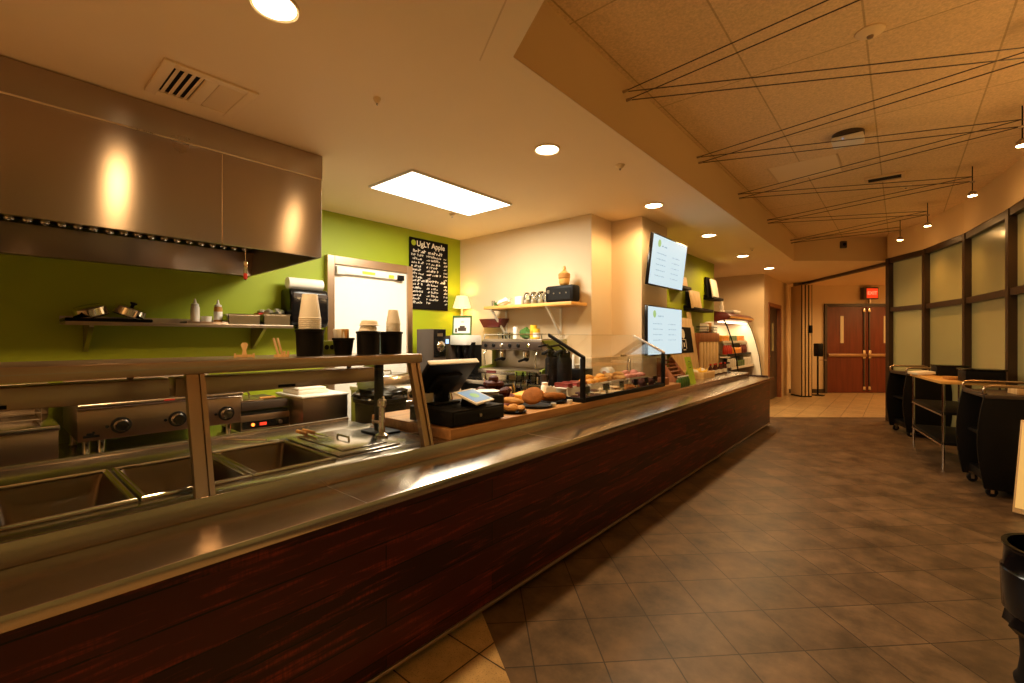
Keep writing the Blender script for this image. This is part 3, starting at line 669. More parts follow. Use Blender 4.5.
MB().prism([(-.20,-.22,0),(.18,-.22,0),(.14,-.20,.12),(-.16,-.20,.12)], (0,0,0), (0,.44,0)).build('cover', M['steel'], t, .02); MB().tube([(.0,-.07,.118),(.0,-.065,.15),(.0,.055,.15),(.0,.06,.118)], .008).build('handle', M['chrome'], t)

# ------------------------------------------------------------------ things on the sneeze guard shelf
ZS = 1.3155
def easel(loc, rz, label):
    t = thing('card_easel', label, 'easel', loc, rz); t.scale = (.62,.62,.66)
    b = MB()
    for s in (-1,1): b.prism([(0,s*.055-.006,0),(.055,s*.055-.006,0),(.055,s*.055-.006,.030),(.043,s*.055-.006,.030),(.040,s*.055-.006,.014),(0,s*.055-.006,.014)], (0,0,0), (0,.012,0))
    b.box(0,.012,-.055,.055,.004,.02); b.build('feet', M['pine'], t)
    MB().prism([(0,-.018,.0),(0,.018,.0),(0,.010,.05),(0,.022,.085),(0,.012,.098),(0,-.012,.098),(0,-.022,.085),(0,-.010,.05)], (0,0,0), (.010,0,0)).rot('Y',-.22).build('back_piece', M['pine'], t)
easel((-2.14,.74,ZS), -.33, 'little wooden card easel lower and further left on the guard shelf')
t = thing('card_easel', 'little wooden easel with tall leaning back beside the black cup holder', 'easel', (-2.10,.872,ZS), .55); t.scale = (.60,.60,.85)
b = MB()
for s in (-1,1): b.prism([(-.03,s*.022-.006,0),(.055,s*.022-.006,0),(.055,s*.022-.006,.032),(.043,s*.022-.006,.032),(.040,s*.022-.006,.014),(-.03,s*.022-.006,.014)], (0,0,0), (0,.012,0))
b.box(-.03,-.018,-.022,.022,.002,.014); b.build('feet', M['pine'], t)
for s in (-1,1): MB().box(0,.009,s*.022-.007,s*.022+.007,.012,.105).rot('Y',-.42).build('back_piece', M['pine'], t)
def holder(name, label, x, y, r0, r1, h):
    return solo(MB().lathe([(r0,0),(r1,h-.012),(r1+.004,h-.010),(r1+.004,h),(r1-.004,h),(r0-.006,.008),(0,.008)], seg=28), name, M['black'], label, 'holder', (x,y,ZS))
holder('cup_holder', 'black round holder under the upturned paper cups', -2.13, 1.020, .058, .062, .125)
holder('lid_holder', 'small black holder stuffed with brown napkins and packets', -2.12, 1.185, .040, .050, .085)
holder('lid_holder', 'middle black holder with pale clear lids on top', -2.08, 1.300, .056, .058, .118)
holder('lid_holder', 'right black holder carrying the tall pale cup stack', -2.09, 1.445, .054, .058, .118)
cup = MB().lathe([(.0465,.0),(.048,0),(.050,.002),(.050,.006),(.0478,.008),(.034,.116),(.033,.118),(0,.118),(0,.117),(.0332,.115),(.0465,.0)], seg=28)
c0 = solo(cup, 'paper_cup', M['cup_white'], 'white paper cup upside down in the nested stack on the black holder', 'cup', (-2.13,1.02,ZS+.126), group='nested upturned paper cups')
for k in range(1,6): dup(c0, (-2.13,1.02,ZS+.126+k*.0095))
cup = MB().lathe([(.0355,.0),(.037,0),(.038,.002),(.038,.005),(.0368,.006),(.026,.072),(.025,.074),(0,.074),(0,.073),(.0252,.0715),(.0355,.0)], seg=28)
c0 = solo(cup, 'tall_cup', M['cup_white'], 'pale tall cup in the close nested stack on the right black holder', 'cup', (-2.085,1.455,ZS+.119), group='nested tall cups')
for k in range(1,6): dup(c0, (-2.085,1.455,ZS+.119+k*.0085))
l0 = thing('drinking_lid', 'pale plastic cup lid in the heap on the middle black holder', 'lid', (-2.08,1.30,ZS+.119), group='stacked cup lids')
MB().lathe([(.048,0),(.050,.003),(.046,.006),(.044,.006)], seg=28).build('rim', M['white'], l0); MB().lathe([(.0455,.006),(.040,.024),(.036,.027),(0,.027)], seg=28).build('dome', M['paper'], l0)
for k in range(1,2): dup(l0, (-2.08+.004*k,1.30+.003*k,ZS+.119+k*.028))
solo(MB().box(-.035,.035,-.03,.03,0,.09), 'blue_box', M['blue'], 'pale blue carton behind the tall pale cup stack', 'carton', (-2.25,1.46,ZS), bevel=.003)
t = thing('napkin_bundle', 'brown and white napkin bundle sticking out of the small black holder', 'napkins', (-2.12,1.185,ZS+.010))
for k, (a, m_) in enumerate(((.25,'paper'),(-.2,'bread_pale'),(.1,'cookie'),(-.35,'paper'))): MB().box(-.02,.02,-.010,.010,.0,.12).rot('X',a*.6).rot('Z',k*.8).move((.012*(k%2)-.006,-.016+.011*k,.0)).build('napkin', M[m_], t, .003)
solo(MB().box(-.02,.02,-.03,.03,0,.035), 'packet_box', M['cookie'], 'little brown packet box resting behind the small black holder', 'box', (-2.28,1.20,ZS), bevel=.003)
t = thing('grey_carton', 'grey printed carton between the cup holder and napkin holder', 'carton', (-2.22,1.15,ZS))
MB().box(-.03,.03,-.035,.035,0,.07).build('carton', M['olive'], t, .003)
for y in (-.016,.012): MB().lathe([(.008,0),(.012,0),(.012,.002),(.008,.002)], mat=Matrix.Rotation(PI/2,4,'Y')).move((.030,y,.038)).build('print', M['black'], t)

# ------------------------------------------------------------------ wooden worktop and the till
ZW = .905
t = thing('wooden_worktop', 'thick butcher block worktop lying on the steel counter top', 'worktop', (-2.22,3.33,.848))
outline([(.378,-1.68),(.378,1.70),(.09,1.70),(.09,.92),(-.07,.92),(-.07,.17),(-.38,.17),(-.38,-1.68)], 0, .057).build('block', M['butcher'], t, .004)
t = thing('cash_drawer', 'wide black cash drawer at the near end of the wooden worktop', 'cash drawer', (-2.04,1.885,ZW))
MB().box(-.19,.185,-.215,.215,.006,.092).build('drawer_body', M['black'], t, .006)
MB().box(.185,.192,-.20,.20,.018,.080).build('drawer_front', M['black_matte'], t, .003)
MB().lathe([(.010,0),(.010,.006),(0,.006)], mat=Matrix.Rotation(PI/2,4,'Y')).move((.192,0,.05)).build('lock', M['dark_steel'], t)
for x in (-.15,.15):
    for y in (-.18,.18): MB().lathe([(.014,0),(.014,.007)]).move((x,y,0)).build('foot', M['black_matte'], t)
t = thing('till_monitor', 'black till monitor seen from behind with a pale top edge', 'monitor', (-2.15,1.855,ZW+.0925))
m = Matrix.Translation((.02,.0,.158)) @ Matrix.Rotation(.74,4,'Y')          # local: thin along x, screen to -x
MB().box(-.012,.016,-.195,.195,-.14,.14,m).build('housing', M['black'], t, .008)
MB().box(-.0135,-.012,-.18,.18,-.125,.125,m).build('screen', M['black_gloss'], t)
MB().box(-.016,.018,-.197,.197,.135,.144,m).build('top_edge', M['white'], t, .003)
MB().box(.016,.040,-.10,.10,-.10,.06,m).build('rear_cover', M['black_matte'], t, .01)
MB().prism([(-.05,-.03,0),(.03,-.03,0),(.045,-.03,.15),(.01,-.03,.15)], (0,0,0), (0,.06,0)).build('stand', M['black_matte'], t, .006)
MB().box(-.10,.06,-.10,.10,0,.012).build('base', M['black_matte'], t, .004)
t = thing('customer_tablet', 'lit customer tablet on a sloping black stand over the cash drawer', 'tablet', (-1.945,1.93,ZW+.0925))
m = Matrix.Translation((0,0,.052)) @ Matrix.Rotation(.30,4,'Z') @ Matrix.Rotation(.36,4,'Y')
MB().box(-.085,.085,-.115,.115,-.006,.006,m).build('case', M['white'], t, .004)
MB().box(-.068,.068,-.098,.098,.006,.0072,m).build('screen', M['tablet'], t)
b = MB(); b.lathe([(.028,.0073),(.028,.0078),(0,.0078)], mat=m, sy=1.5).build('screen_picture', M['tv_logo'], t)
MB().prism([(-.07,-.05,0),(.06,-.05,0),(.03,-.05,.035),(-.05,-.05,.06)], (0,0,0), (0,.10,0)).build('stand', M['black'], t, .006)
t = thing('card_printer', 'squat black receipt printer right of the lit tablet', 'printer', (-2.10,2.20,ZW))
MB().box(-.10,.10,-.06,.07,0,.12).build('printer_body', M['black'], t, .012); MB().box(.02,.06,-.05,.06,.12,.123).build('paper_slot', M['paper'], t)
solo(MB().lathe([(.03,0),(.075,.012),(.085,.020),(.075,.016),(0,.010)]), 'small_plate', M['paper'], 'round pale plate on top of the receipt printer', 'plate', (-2.10,2.205,ZW+.124))
solo(MB().box(-.05,.05,-.03,.03,0,.055), 'receipt_block', M['paper'], 'white block of receipts behind the guard end post on the drawer', 'paper', (-2.20,1.76,ZW+.107), bevel=.003)

# breads laid out on the wood
def tray(label, loc, rx, ry, mat='black'):
    return solo(MB().lathe([(rx*.75,0),(rx*.95,.010),(rx,.016),(rx*.95,.015),(rx*.75,.006),(0,.006)], sy=ry/rx, seg=32), 'platter', M[mat], label, 'platter', loc)
tray('black oval platter nearest the till with pale rolls', (-1.97,2.30,ZW), .12, .085)
for k, (dx, dy) in enumerate(((-.05,-.03),(.03,-.035),(-.01,.03),(.065,.025))):
    solo(MB().ball((0,0,.022), (.045,.028,.022), rough=.25, seed=k), 'bread_roll', M['bread_pale'], 'small pale crusted roll on the black platter beside the till', 'roll', (-1.97+dx,2.30+dy,ZW+.0075), k*.7, group='rolls on the near platter')
tray('black oval platter in the middle holding a leaning round loaf', (-2.02,2.60,ZW), .15, .13)
solo(MB().ball((0,0,0), (.080,.080,.020), rough=.10, seed=5, seg=24).rot('X',.75).rot('Z',.5).move((0,0,.070)), 'round_loaf', M['bread'], 'big flat round loaf with a dark crust leaning up on its platter', 'loaf', (-2.02,2.60,ZW+.0085))
solo(MB().ball((0,0,.03), (.10,.04,.03), rough=.15, seed=6), 'oblong_loaf', M['bread_pale'], 'pale oblong loaf lying left of the leaning round loaf', 'loaf', (-2.13,2.48,ZW+.0085), .4)
tray('black oval platter with a long loaf nearest the glass case', (-2.03,2.86,ZW), .12, .09)
solo(MB().ball((0,0,.036), (.115,.045,.034), rough=.15, seed=7), 'long_loaf', M['bread'], 'brown long loaf on the platter beside the glass case', 'loaf', (-2.03,2.86,ZW+.0085), .9)
for k, (x, y, l) in enumerate(((-1.895,2.68,'little white dip cup in front of the leaning round loaf'),(-1.90,2.90,'little white dip cup at the end of the long loaf platter'))):
    solo(MB().lathe([(.016,0),(.021,.028),(.018,.028),(.014,.006),(0,.006)]), 'dip_cup', M['white'], l, 'cup', (x,y,ZW))
solo(MB().box(-.11,.11,-.16,.16,0,.045).ball((0,0,.045),(.10,.15,.02)), 'cheese_slab', M['cheddar'], 'bright orange slab of cheese bread behind the loaves', 'cheese bread', (-2.30,2.92,ZW), .1, bevel=.01)
t = thing('muffin_bowl', 'wide dark red bowl heaped with dark muffins left of the loaves', 'bowl', (-2.36,2.55,ZW))
MB().lathe([(.08,0),(.14,.03),(.165,.06),(.155,.06),(.13,.035),(.07,.010),(0,.010)], seg=32).build('bowl_body', M['dark_red'], t)
mf = None; k = 0
for ring, n, z in ((.10,7,.045),(.045,4,.095),(0,1,.135)):
    for j in range(n):
        a = 2*PI*j/n+ring*9; loc = (-2.36+ring*math.cos(a), 2.55+ring*math.sin(a), ZW+z)
        if mf is None: mf = solo(MB().lathe([(.022,0),(.032,.035),(.040,.042),(.036,.062),(.018,.075),(0,.078)], seg=16), 'muffin', M['choc'], 'dark chocolate muffin heaped in the wide dark red bowl', 'muffin', loc, group='muffins in the red bowl')
        else: dup(mf, loc, a)
# star shaped price card
pts = []
for k in range(16): r = .055 if k%2 == 0 else .043; pts.append((0, r*math.cos(k*PI/8), .062+r*math.sin(k*PI/8)))
solo(MB().prism(pts, (0,0,0), (.004,0,0)).box(-.02,.03,-.012,.012,0,.010), 'star_card', M['paper'], 'pale scalloped star card standing before the glass case', 'card', (-2.12,2.96,ZW), -.6)
# drinking glasses on the back edge of the worktop
for k, (x, y, l) in enumerate(((-2.52,2.95,'clear glass tumbler left of the other behind the muffin bowl'),(-2.52,3.12,'clear glass tumbler right of the other behind the cheese bread'))):
    solo(MB().lathe([(.032,0),(.040,.13),(.038,.13),(.030,.008),(0,.008)]), 'tumbler', M['jar_glass'], l, 'glass', (x,y,ZW))
for k, (x, y, h, mt, l) in enumerate(((-2.56,2.36,.14,'white','white squeeze jug behind the receipt printer'),(-2.52,2.48,.10,'cup_white','squat cream pot behind the receipt printer'),(-2.54,2.25,.12,'chrome','small chrome milk pitcher behind the till monitor'))):
    solo(MB().lathe([(.035,0),(.040,h*.5),(.026,h*.85),(.030,h),(.025,h),(.02,h*.8),(0,h*.3)]), 'jug', M[mt], l, 'jug', (x,y,ZW))

c0 = None
for k, (x, y) in enumerate(((-3.02,3.66),(-2.93,3.665),(-2.84,3.66))):
    if c0 is None: c0 = solo(MB().lathe([(.030,0),(.040,.115),(.038,.115),(.028,.006),(0,.006)]), 'milkshake_glass', M['jar_glass'], 'tall clear glass on the back counter before the coffee machine', 'glass', (x,y,.9305), group='glasses before the coffee machine')
    else: dup(c0, (x,y,.9305))
t = thing('napkin_dispenser', 'black napkin dispenser standing right of the muffin bowl', 'napkin dispenser', (-2.46,2.78,ZW))
MB().box(-.05,.05,-.06,.06,0,.12).build('case', M['black'], t, .008); MB().box(.0505,.053,-.035,.035,.02,.10).build('napkins', M['paper'], t)
solo(MB().box(-.09,.09,-.07,.07,0,.018).box(-.08,.08,-.06,.06,.018,.034), 'folded_cloth', M['dark_red'], 'folded dark red cloth between the muffin bowl and the pale rolls', 'cloth', (-2.16,2.36,ZW), .1, bevel=.005)

# ------------------------------------------------------------------ glass display case
CY0, CY1, CX0, CX1 = 2.985, 4.565, -2.185, -1.83
t = thing('display_case', 'black framed glass pastry case with a sloping top on the worktop', 'display case', (-2.17,3.775,ZW))
def dc(mb, name, mat, bevel=0.): return mb.move((2.17,-3.775,-ZW)).build(name, mat, t, bevel)
b = MB(); b.box(CX0,CX1,CY0,CY0+.03,ZW,ZW+.035); b.box(CX0,CX1,CY1-.03,CY1,ZW,ZW+.035); b.box(CX1-.03,CX1,CY0+.03,CY1-.03,ZW,ZW+.035); b.box(CX0,CX0+.03,CY0+.03,CY1-.03,ZW,ZW+.035)
dc(b, 'base_frame', M['black'], .002)
dc(MB().box(CX0+.03,CX1-.03,CY0+.03,CY1-.03,ZW+.002,ZW+.012), 'case_floor', M['white'])
XT, ZT0, ZT1 = -2.165, 1.245, 1.425
for y in (CY0, CY1-.028):
    dc(MB().box(CX1-.034,CX1,y,y+.028,ZW+.035,ZT0), 'front_post', M['black'], .002)
    dc(MB().prism([(CX1,y,ZT0-.012),(CX1,y,ZT0+.014),(XT,y,ZT1+.012),(XT,y,ZT1-.014)], (0,0,0), (0,.026,0)), 'slope_arm', M['black'] if y < 3.5 else M['dark_steel'], .002)
    dc(MB().prism([(CX0+.01,y+.012,ZW+.035),(CX1-.034,y+.012,ZW+.035),(CX1-.034,y+.012,ZT0-.012),(XT,y+.012,ZT1-.016),(CX0+.01,y+.012,ZT1-.016)], (0,0,0), (0,.005,0)), 'side_glass', M['glass'])
dc(MB().prism([(CX1-.004,CY0+.028,ZT0+.004),(CX1-.004,CY0+.028,ZT0+.010),(XT,CY0+.028,ZT1+.006),(XT,CY0+.028,ZT1)], (0,0,0), (0,CY1-CY0-.056,0)), 'top_glass', M['glass'])
dc(MB().box(CX1-.016,CX1-.010,CY0+.028,CY1-.028,ZW+.035,ZT0-.004), 'front_glass', M['glass'])
dc(MB().box(CX1-.022,CX1-.002,3.62,3.72,ZT0-.006,ZT0+.012), 'glass_clip', M['chrome'], .003)
# trays of pastry inside, three rows deep
def pastry(kind, mat):
    if kind == 'roll': return MB().ball((0,0,.024), (.050,.032,.024), rough=.25, seed=2)
    if kind == 'cookie': return MB().lathe([(.040,0),(.044,.006),(.038,.013),(.015,.017),(0,.017)], seg=18)
    if kind == 'ring':
        return MB().tube([(.028*math.cos(2*PI*k/14), .028*math.sin(2*PI*k/14), .016) for k in range(14)], .016, 8, True)
    if kind == 'croissant':
        p = [(.055*math.cos(a), .045*math.sin(a)-.02, .02) for a in [PI*(.05+.9*k/8) for k in range(9)]]
        return MB().tube(p, [.006,.012,.018,.022,.024,.022,.018,.012,.006], 10)
    if kind == 'cupcake': return MB().lathe([(.022,0),(.030,.034),(.036,.040),(.032,.058),(.015,.072),(0,.074)], seg=16)
    if kind == 'slice': return MB().prism([(-.04,-.025,0),(.04,-.025,0),(.04,.025,0),(-.04,.025,0)], (0,0,0), (0,0,.035))
rows = [ # y0, y1, x, tray label, kind, mat, item label
 (3.04,3.36,-1.935,'pale tray of dark cookies at the near front of the case','cookie','choc','dark cookie in the near front tray of the case'),
 (3.40,3.72,-1.935,'pale tray of brown cookies at the front behind the near card','cookie','cookie','brown cookie in the front tray behind the near black card'),
 (3.76,4.08,-1.935,'pale tray of glazed rings at the middle front of the case','ring','bread','glazed brown ring in the middle front tray of the case'),
 (4.12,4.50,-1.935,'pale tray of dark cupcakes at the far front of the case','cupcake','choc','dark cupcake in the far front tray of the case'),
 (3.04,3.36,-2.085,'pale tray of dark red cake slices at the near back of the case','slice','berry','dark red cake slice in the near back tray of the case'),
 (3.40,3.72,-2.085,'pale tray of orange rolls at the back of the case','roll','cheddar','orange cheese roll in the back tray of the case'),
 (3.76,4.08,-2.085,'pale tray of golden croissants at the middle back of the case','croissant','bread_pale','golden croissant in the middle back tray of the case'),
 (4.12,4.50,-2.085,'pale tray of pink iced buns at the far back of the case','roll','pink','pink iced bun in the far back tray of the case')]
for y0, y1, x, tl, kind, mt, il in rows:
    z = ZW+.0125 if x > -2.0 else ZW+.085
    b = MB().box(x-.072,x+.072,y0,y1,0,.008); b.box(x-.072,x-.066,y0,y1,.008,.018); b.box(x+.066,x+.072,y0,y1,.008,.018)
    if x < -2.0:
        b.box(x-.065,x-.05,y0+.02,y1-.02,-.0725,0); b.box(x+.05,x+.065,y0+.02,y1-.02,-.0725,0)
    solo(b.move((-x,-(y0+y1)/2,0)), 'pastry_tray', M['paper'], tl, 'tray', (x,(y0+y1)/2,z), bevel=.001)
    pr0 = None
    ny = 4 if y1-y0 > .35 else 3
    for i in range(2):
        for j in range(ny):
            loc = (x-.034+.068*i+random.uniform(-.004,.004), y0+(j+.5)*(y1-y0)/ny+random.uniform(-.008,.008), z+.0085)
            if pr0 is None: pr0 = solo(pastry(kind, mt), 'pastry', M[mt], il, 'pastry', loc, random.uniform(0,1.2), group=il.replace(il.split()[0], 'pastries,', 1))
            else: dup(pr0, loc, random.uniform(-.6,1.2))
            if i == 0 and j in (0,2) and kind in ('roll','cookie','croissant'): dup(pr0, (loc[0]+.034,loc[1]+.02,loc[2]+.03), random.uniform(-.6,1.2))
tagl = ['first black price card from the near post of the case','second black price card along the case front, the widest','third black price card along the case front','fourth black price card along the case front','fifth black price card along the case front','last black price card before the far post of the case']
for k, y in enumerate((3.12,3.42,3.70,3.98,4.22,4.42)):
    t2 = thing('price_card', tagl[k], 'price card', (-1.872,y,ZW+.0125), -.25, group='black price cards')
    w = .036 if k == 1 else .026
    MB().box(-.003,.003,-w,w,.045,.100).rot('Y',-.10).build('card', M['black_matte'], t2); MB().box(-.010,.010,-.010,.010,0,.047).build('holder', M['chrome'], t2, .002)
t2 = thing('syrup_jar', 'white lidded jar standing just behind the near end of the glass case', 'jar', (-2.28,3.10,ZW))
MB().lathe([(.03,0),(.034,.01),(.034,.085),(.024,.10)]).build('jar_body', M['white'], t2); MB().lathe([(.026,.10),(.026,.12),(0,.122)]).build('jar_lid', M['paper'], t2)

# ------------------------------------------------------------------ back counter with the coffee things
ZB = .93
t = thing('back_counter', 'steel back counter along the cream wall under the coffee machine', 'counter', (-3.4,3.95,0))
MB().box(-1.18,.94,-.33,.33,.885,.93).build('counter_top', M['steel'], t, .004); MB().box(-1.17,.93,-.29,.33,.10,.885).build('cabinet', M['black'], t, .004)
MB().box(-1.18,.94,-.335,-.325,.60,.63).build('front_rail', M['steel'], t); MB().box(-1.15,.95,-.22,.33,0,.10).build('plinth', M['black_matte'], t)
t = thing('espresso_machine', 'two group steel espresso machine with green side panels', 'espresso machine', (-3.23,4.0,ZB))
def em(mb, name, mat, bevel=0.): return mb.build(name, mat, t, bevel)
em(MB().box(-.42,.42,-.02,.20,.10,.46), 'boiler_body', M['dark_steel'], .01)
em(MB().box(-.42,.42,-.24,.20,.335,.46), 'head_cover', M['dark_steel'], .015)
em(MB().box(-.43,.43,-.25,-.235,.345,.43), 'control_band', M['dark_brown'], .004)
em(MB().box(-.44,.44,-.30,.20,.07,.125), 'drip_tray', M['steel'], .006)
em(MB().box(-.40,.40,-.28,-.04,.125,.130), 'drip_grid', M['dark_steel'])
for s in (-1,1):
    em(MB().prism([(s*.43,-.24,.44),(s*.43,.20,.46),(s*.43,.20,.08),(s*.43,-.28,.08),(s*.43,-.26,.14),(s*.43,-.06,.17),(s*.43,-.06,.32)], (-.015,0,0), (.015,0,0)), 'side_panel', M['olive'], .004)
em(MB().box(.12,.27,-.305,-.298,.075,.12), 'green_plate', M['olive']); em(MB().box(-.30,-.16,-.305,-.298,.082,.11), 'red_plate', M['dark_red'])
for x in (-.2,.14):
    em(MB().lathe([(.035,.25),(.040,.255),(.040,.30),(.030,.335)], c=(x,-.14,0)), 'group_head', M['chrome'])
    em(MB().tube([(x,-.14,.245),(x+.02,-.20,.238),(x+.04,-.31,.225)], [.034,.012,.014]), 'portafilter', M['black'])
for x in (-.37,.37): em(MB().tube([(x,-.22,.34),(x,-.27,.30),(x*.97,-.26,.15)], .007), 'steam_wand', M['chrome'])
for x in (-.36,-.24,-.12,.0,.12,.26): em(MB().lathe([(.022,0),(.022,.01),(.016,.016),(0,.016)], mat=Matrix.Rotation(PI/2,4,'X')).move((x,-.25,.388)), 'gauge', M['chrome'] if x in (-.12,.26) else M['black'])
rail = MB(); rail.tube([(-.41,-.22,.51),(.41,-.22,.51),(.41,.19,.51),(-.41,.19,.51)], .006, 6, True)
for x in (-.41,0,.41):
    for y in (-.22,.19): rail.tube([(x,y,.458),(x,y,.51)], .006, 6)
em(rail, 'cup_rail', M['chrome'])
for x in (-.38,.38):
    for y in (-.25,.15): em(MB().lathe([(.028,0),(.022,.02),(.022,.072)], c=(x,y,0)), 'foot', M['chrome'])
ZE = ZB+.461
glassy = MB().lathe([(.026,0),(.030,.07),(.028,.07),(.024,.006),(0,.006)])
cups = [(-3.50,3.90),(-3.43,3.90),(-3.43,4.02),(-3.50,4.02)]
c0 = solo(glassy, 'shot_glass', M['jar_glass'], 'small clear glass standing on top of the coffee machine', 'glass', (*cups[0],ZE), group='glasses on the coffee machine')
for p in cups[1:]: dup(c0, (*p,ZE))
solo(MB().lathe([(.025,0),(.027,.12),(.02,.135),(0,.137)]), 'white_bottle', M['white'], 'slim white bottle on top of the coffee machine', 'bottle', (-3.32,3.95,ZE))
solo(MB().ball((0,0,.062),(.075,.05,.062),rough=.35,seed=4), 'green_bag', M['green_dark'], 'dark green coffee bag slumped on the coffee machine', 'bag', (-3.19,3.98,ZE))
for k, (x, y, l) in enumerate(((-3.06,3.95,'yellow tin on the coffee machine, taller and further left'),(-2.98,3.90,'yellow and white tin at the right end of the coffee machine'))):
    t2 = thing('yellow_tin', l, 'tin', (x,y,ZE)); h = .15 if k == 0 else .11
    MB().lathe([(.036,0),(.038,.004),(.038,h),(0,h)]).build('tin_body', M['yellow'], t2); MB().lathe([(.0385,h*.15),(.0385,h*.6)]).build('tin_label', M['white'] if k else M['orange'], t2)
# grinder, brewer, picture, lamp
t = thing('coffee_grinder', 'tall black box grinder with a round steel dial by the green wall', 'grinder', (-4.25,3.50,ZB))
# it stands on a small side cabinet
MB().box(-.15,.15,-.10,.10,0,.575).build('housing', M['dark_brown'], t, .008)
MB().box(.15,.158,-.09,.09,.25,.57).build('front_plate', M['black_gloss'], t, .003)
MB().lathe([(.062,0),(.062,.02),(.05,.03),(.03,.034),(0,.036)], mat=Matrix.Rotation(PI/2,4,'Y')).move((.158,0,.37)).build('dial', M['chrome'], t)
MB().box(.158,.162,-.04,.04,.49,.525).build('name_plate', M['dark_steel'], t); MB().lathe([(.03,.14),(.03,.25)], c=(.11,0,0)).build('chute', M['chrome'], t)
t = thing('grinder_cabinet', 'low black cabinet carrying the box grinder against the green wall', 'cabinet', (-4.30,3.475,0))
MB().box(-.27,.25,-.145,.135,.06,.90).build('cabinet_body', M['black'], t, .004); MB().box(-.28,.26,-.15,.14,.90,.93).build('cabinet_top', M['steel'], t, .003); MB().box(-.25,.2,-.13,.12,0,.06).build('plinth', M['black_matte'], t)
t = thing('coffee_brewer', 'coffee brewer with blue display and white top holding the framed picture', 'brewer', (-4.14,3.90,ZB))
MB().box(-.20,-.085,-.12,.12,0,.50).build('control_column', M['dark_brown'], t, .006); MB().box(-.17,-.115,-.123,-.119,.40,.455).build('display', M['blue_led'], t)
MB().box(-.08,.20,-.13,.14,.385,.505).build('water_tank', M['white'], t, .008); MB().box(-.08,.20,.02,.14,0,.385).build('back_plate', M['black'], t); MB().box(-.08,.20,-.12,.02,0,.03).build('drip_tray', M['black'], t)
for x in (-.01,.13):
    MB().lathe([(.03,.23),(.052,.30),(.055,.38)], c=(x,-.05,0)).build('brew_basket', M['black_gloss'], t)
    MB().lathe([(.03,.03),(.045,.04),(.048,.13),(.03,.17),(.0,.17)], c=(x,-.05,0)).build('pot', M['jar_glass'], t)
MB().prism([(.205,-.10,.28),(.235,-.10,.22),(.275,-.10,.32),(.285,-.10,.42),(.265,-.10,.42),(.23,-.10,.33)], (0,0,0), (0,.05,0)).build('scoop_arm', M['black'], t)
t = thing('framed_picture', 'small dark framed picture leaning on top of the coffee brewer', 'picture', (-4.18,3.93,ZB+.506), .45)
m = Matrix.Diagonal((.76,1,1.12,1)) @ Matrix.Rotation(-.12,4,'X')
b = MB(); b.box(-.165,-.145,-.012,.008,0,.22,m); b.box(.145,.165,-.012,.008,0,.22,m); b.box(-.145,.145,-.012,.008,0,.02,m); b.box(-.145,.145,-.012,.008,.20,.22,m)
b.build('frame', M['green_dark'], t); MB().box(-.145,.145,-.003,.005,.02,.20,m).build('picture_sheet', M['cup_white'], t)
b = MB(); b.box(-.12,-.085,-.0042,-.003,.03,.075,m); b.box(-.07,.075,-.0042,-.003,.045,.085,m); b.box(-.04,.05,-.0042,-.003,.085,.105,m); b.box(-.02,.03,-.0042,-.003,.145,.152,m)
b.build('picture_marks', M['dark_brown'], t)
t = thing('table_lamp', 'lit lamp with pleated pale shade in the corner by the chalkboard', 'lamp', (-4.40,4.14,ZB)); t.scale = (.88,.88,.975)
MB().lathe([(.07,0),(.072,.012),(.02,.03),(.012,.10),(.018,.30),(.011,.40),(.011,.93)]).build('stand', M['white'], t)
prof = MB()
n = 40
for k in range(n):
    a0, a1 = 2*PI*k/n, 2*PI*(k+1)/n; r = 1+.02*(k%2); q = 1+.02*((k+1)%2)
    prof.poly([(.135*r*math.cos(a0),.135*r*math.sin(a0),.89),(.135*q*math.cos(a1),.135*q*math.sin(a1),.89),(.082*q*math.cos(a1),.082*q*math.sin(a1),1.05),(.082*r*math.cos(a0),.082*r*math.sin(a0),1.05)])
sh_ = prof.build('lamp_shade', M['shade'], t)
MB().tube([(.137*math.cos(2*PI*k/24),.137*math.sin(2*PI*k/24),.892) for k in range(24)], .005, 6, True).build('shade_trim', M['white'], t)
# black airpots and cup rack on the right of the back counter
for k, (x, y, l) in enumerate(((-2.70,3.80,'black pump airpot next to the coffee machine'),(-2.54,3.78,'black pump airpot furthest from the coffee machine'))):
    t2 = thing('airpot', l, 'airpot', (x,y,ZB))
    MB().lathe([(.07,0),(.075,.01),(.075,.25),(.06,.28)]).build('flask', M['black'], t2); MB().lathe([(.062,.28),(.062,.33),(.05,.345),(0,.345)]).build('pump_lid', M['black_gloss'], t2)
    MB().prism([(-.02,-.05,.335),(.02,-.05,.335),(.02,-.16,.30),(-.02,-.16,.30)], (0,0,0), (0,0,.022)).build('spout', M['black'], t2); MB().tube([(0,.02,.345),(-.03,-.05,.40),(-.08,-.13,.385)], .011).build('lever', M['black'], t2)
t2 = thing('cup_rack', 'black rack of white handled tools right of the airpots', 'rack', (-2.58,4.06,ZB))
MB().box(-.13,.13,-.10,.12,0,.15).build('rack_body', M['black'], t2, .004)
for x in (-.09,-.02,.07): MB().box(x-.012,x+.012,-.03,-.01,.15,.30).build('white_handle', M['white'], t2, .003)
MB().lathe([(.05,.152),(.06,.19),(.05,.195),(0,.195)], c=(-.03,.05,0)).build('bowl', M['white'], t2)
solo(MB().lathe([(.03,0),(.04,.10),(.042,.105),(0,.106)]), 'paper_cup', M['dark_brown'], 'brown takeaway cup with pale lid beside the airpots', 'cup', (-2.72,3.68,ZB))

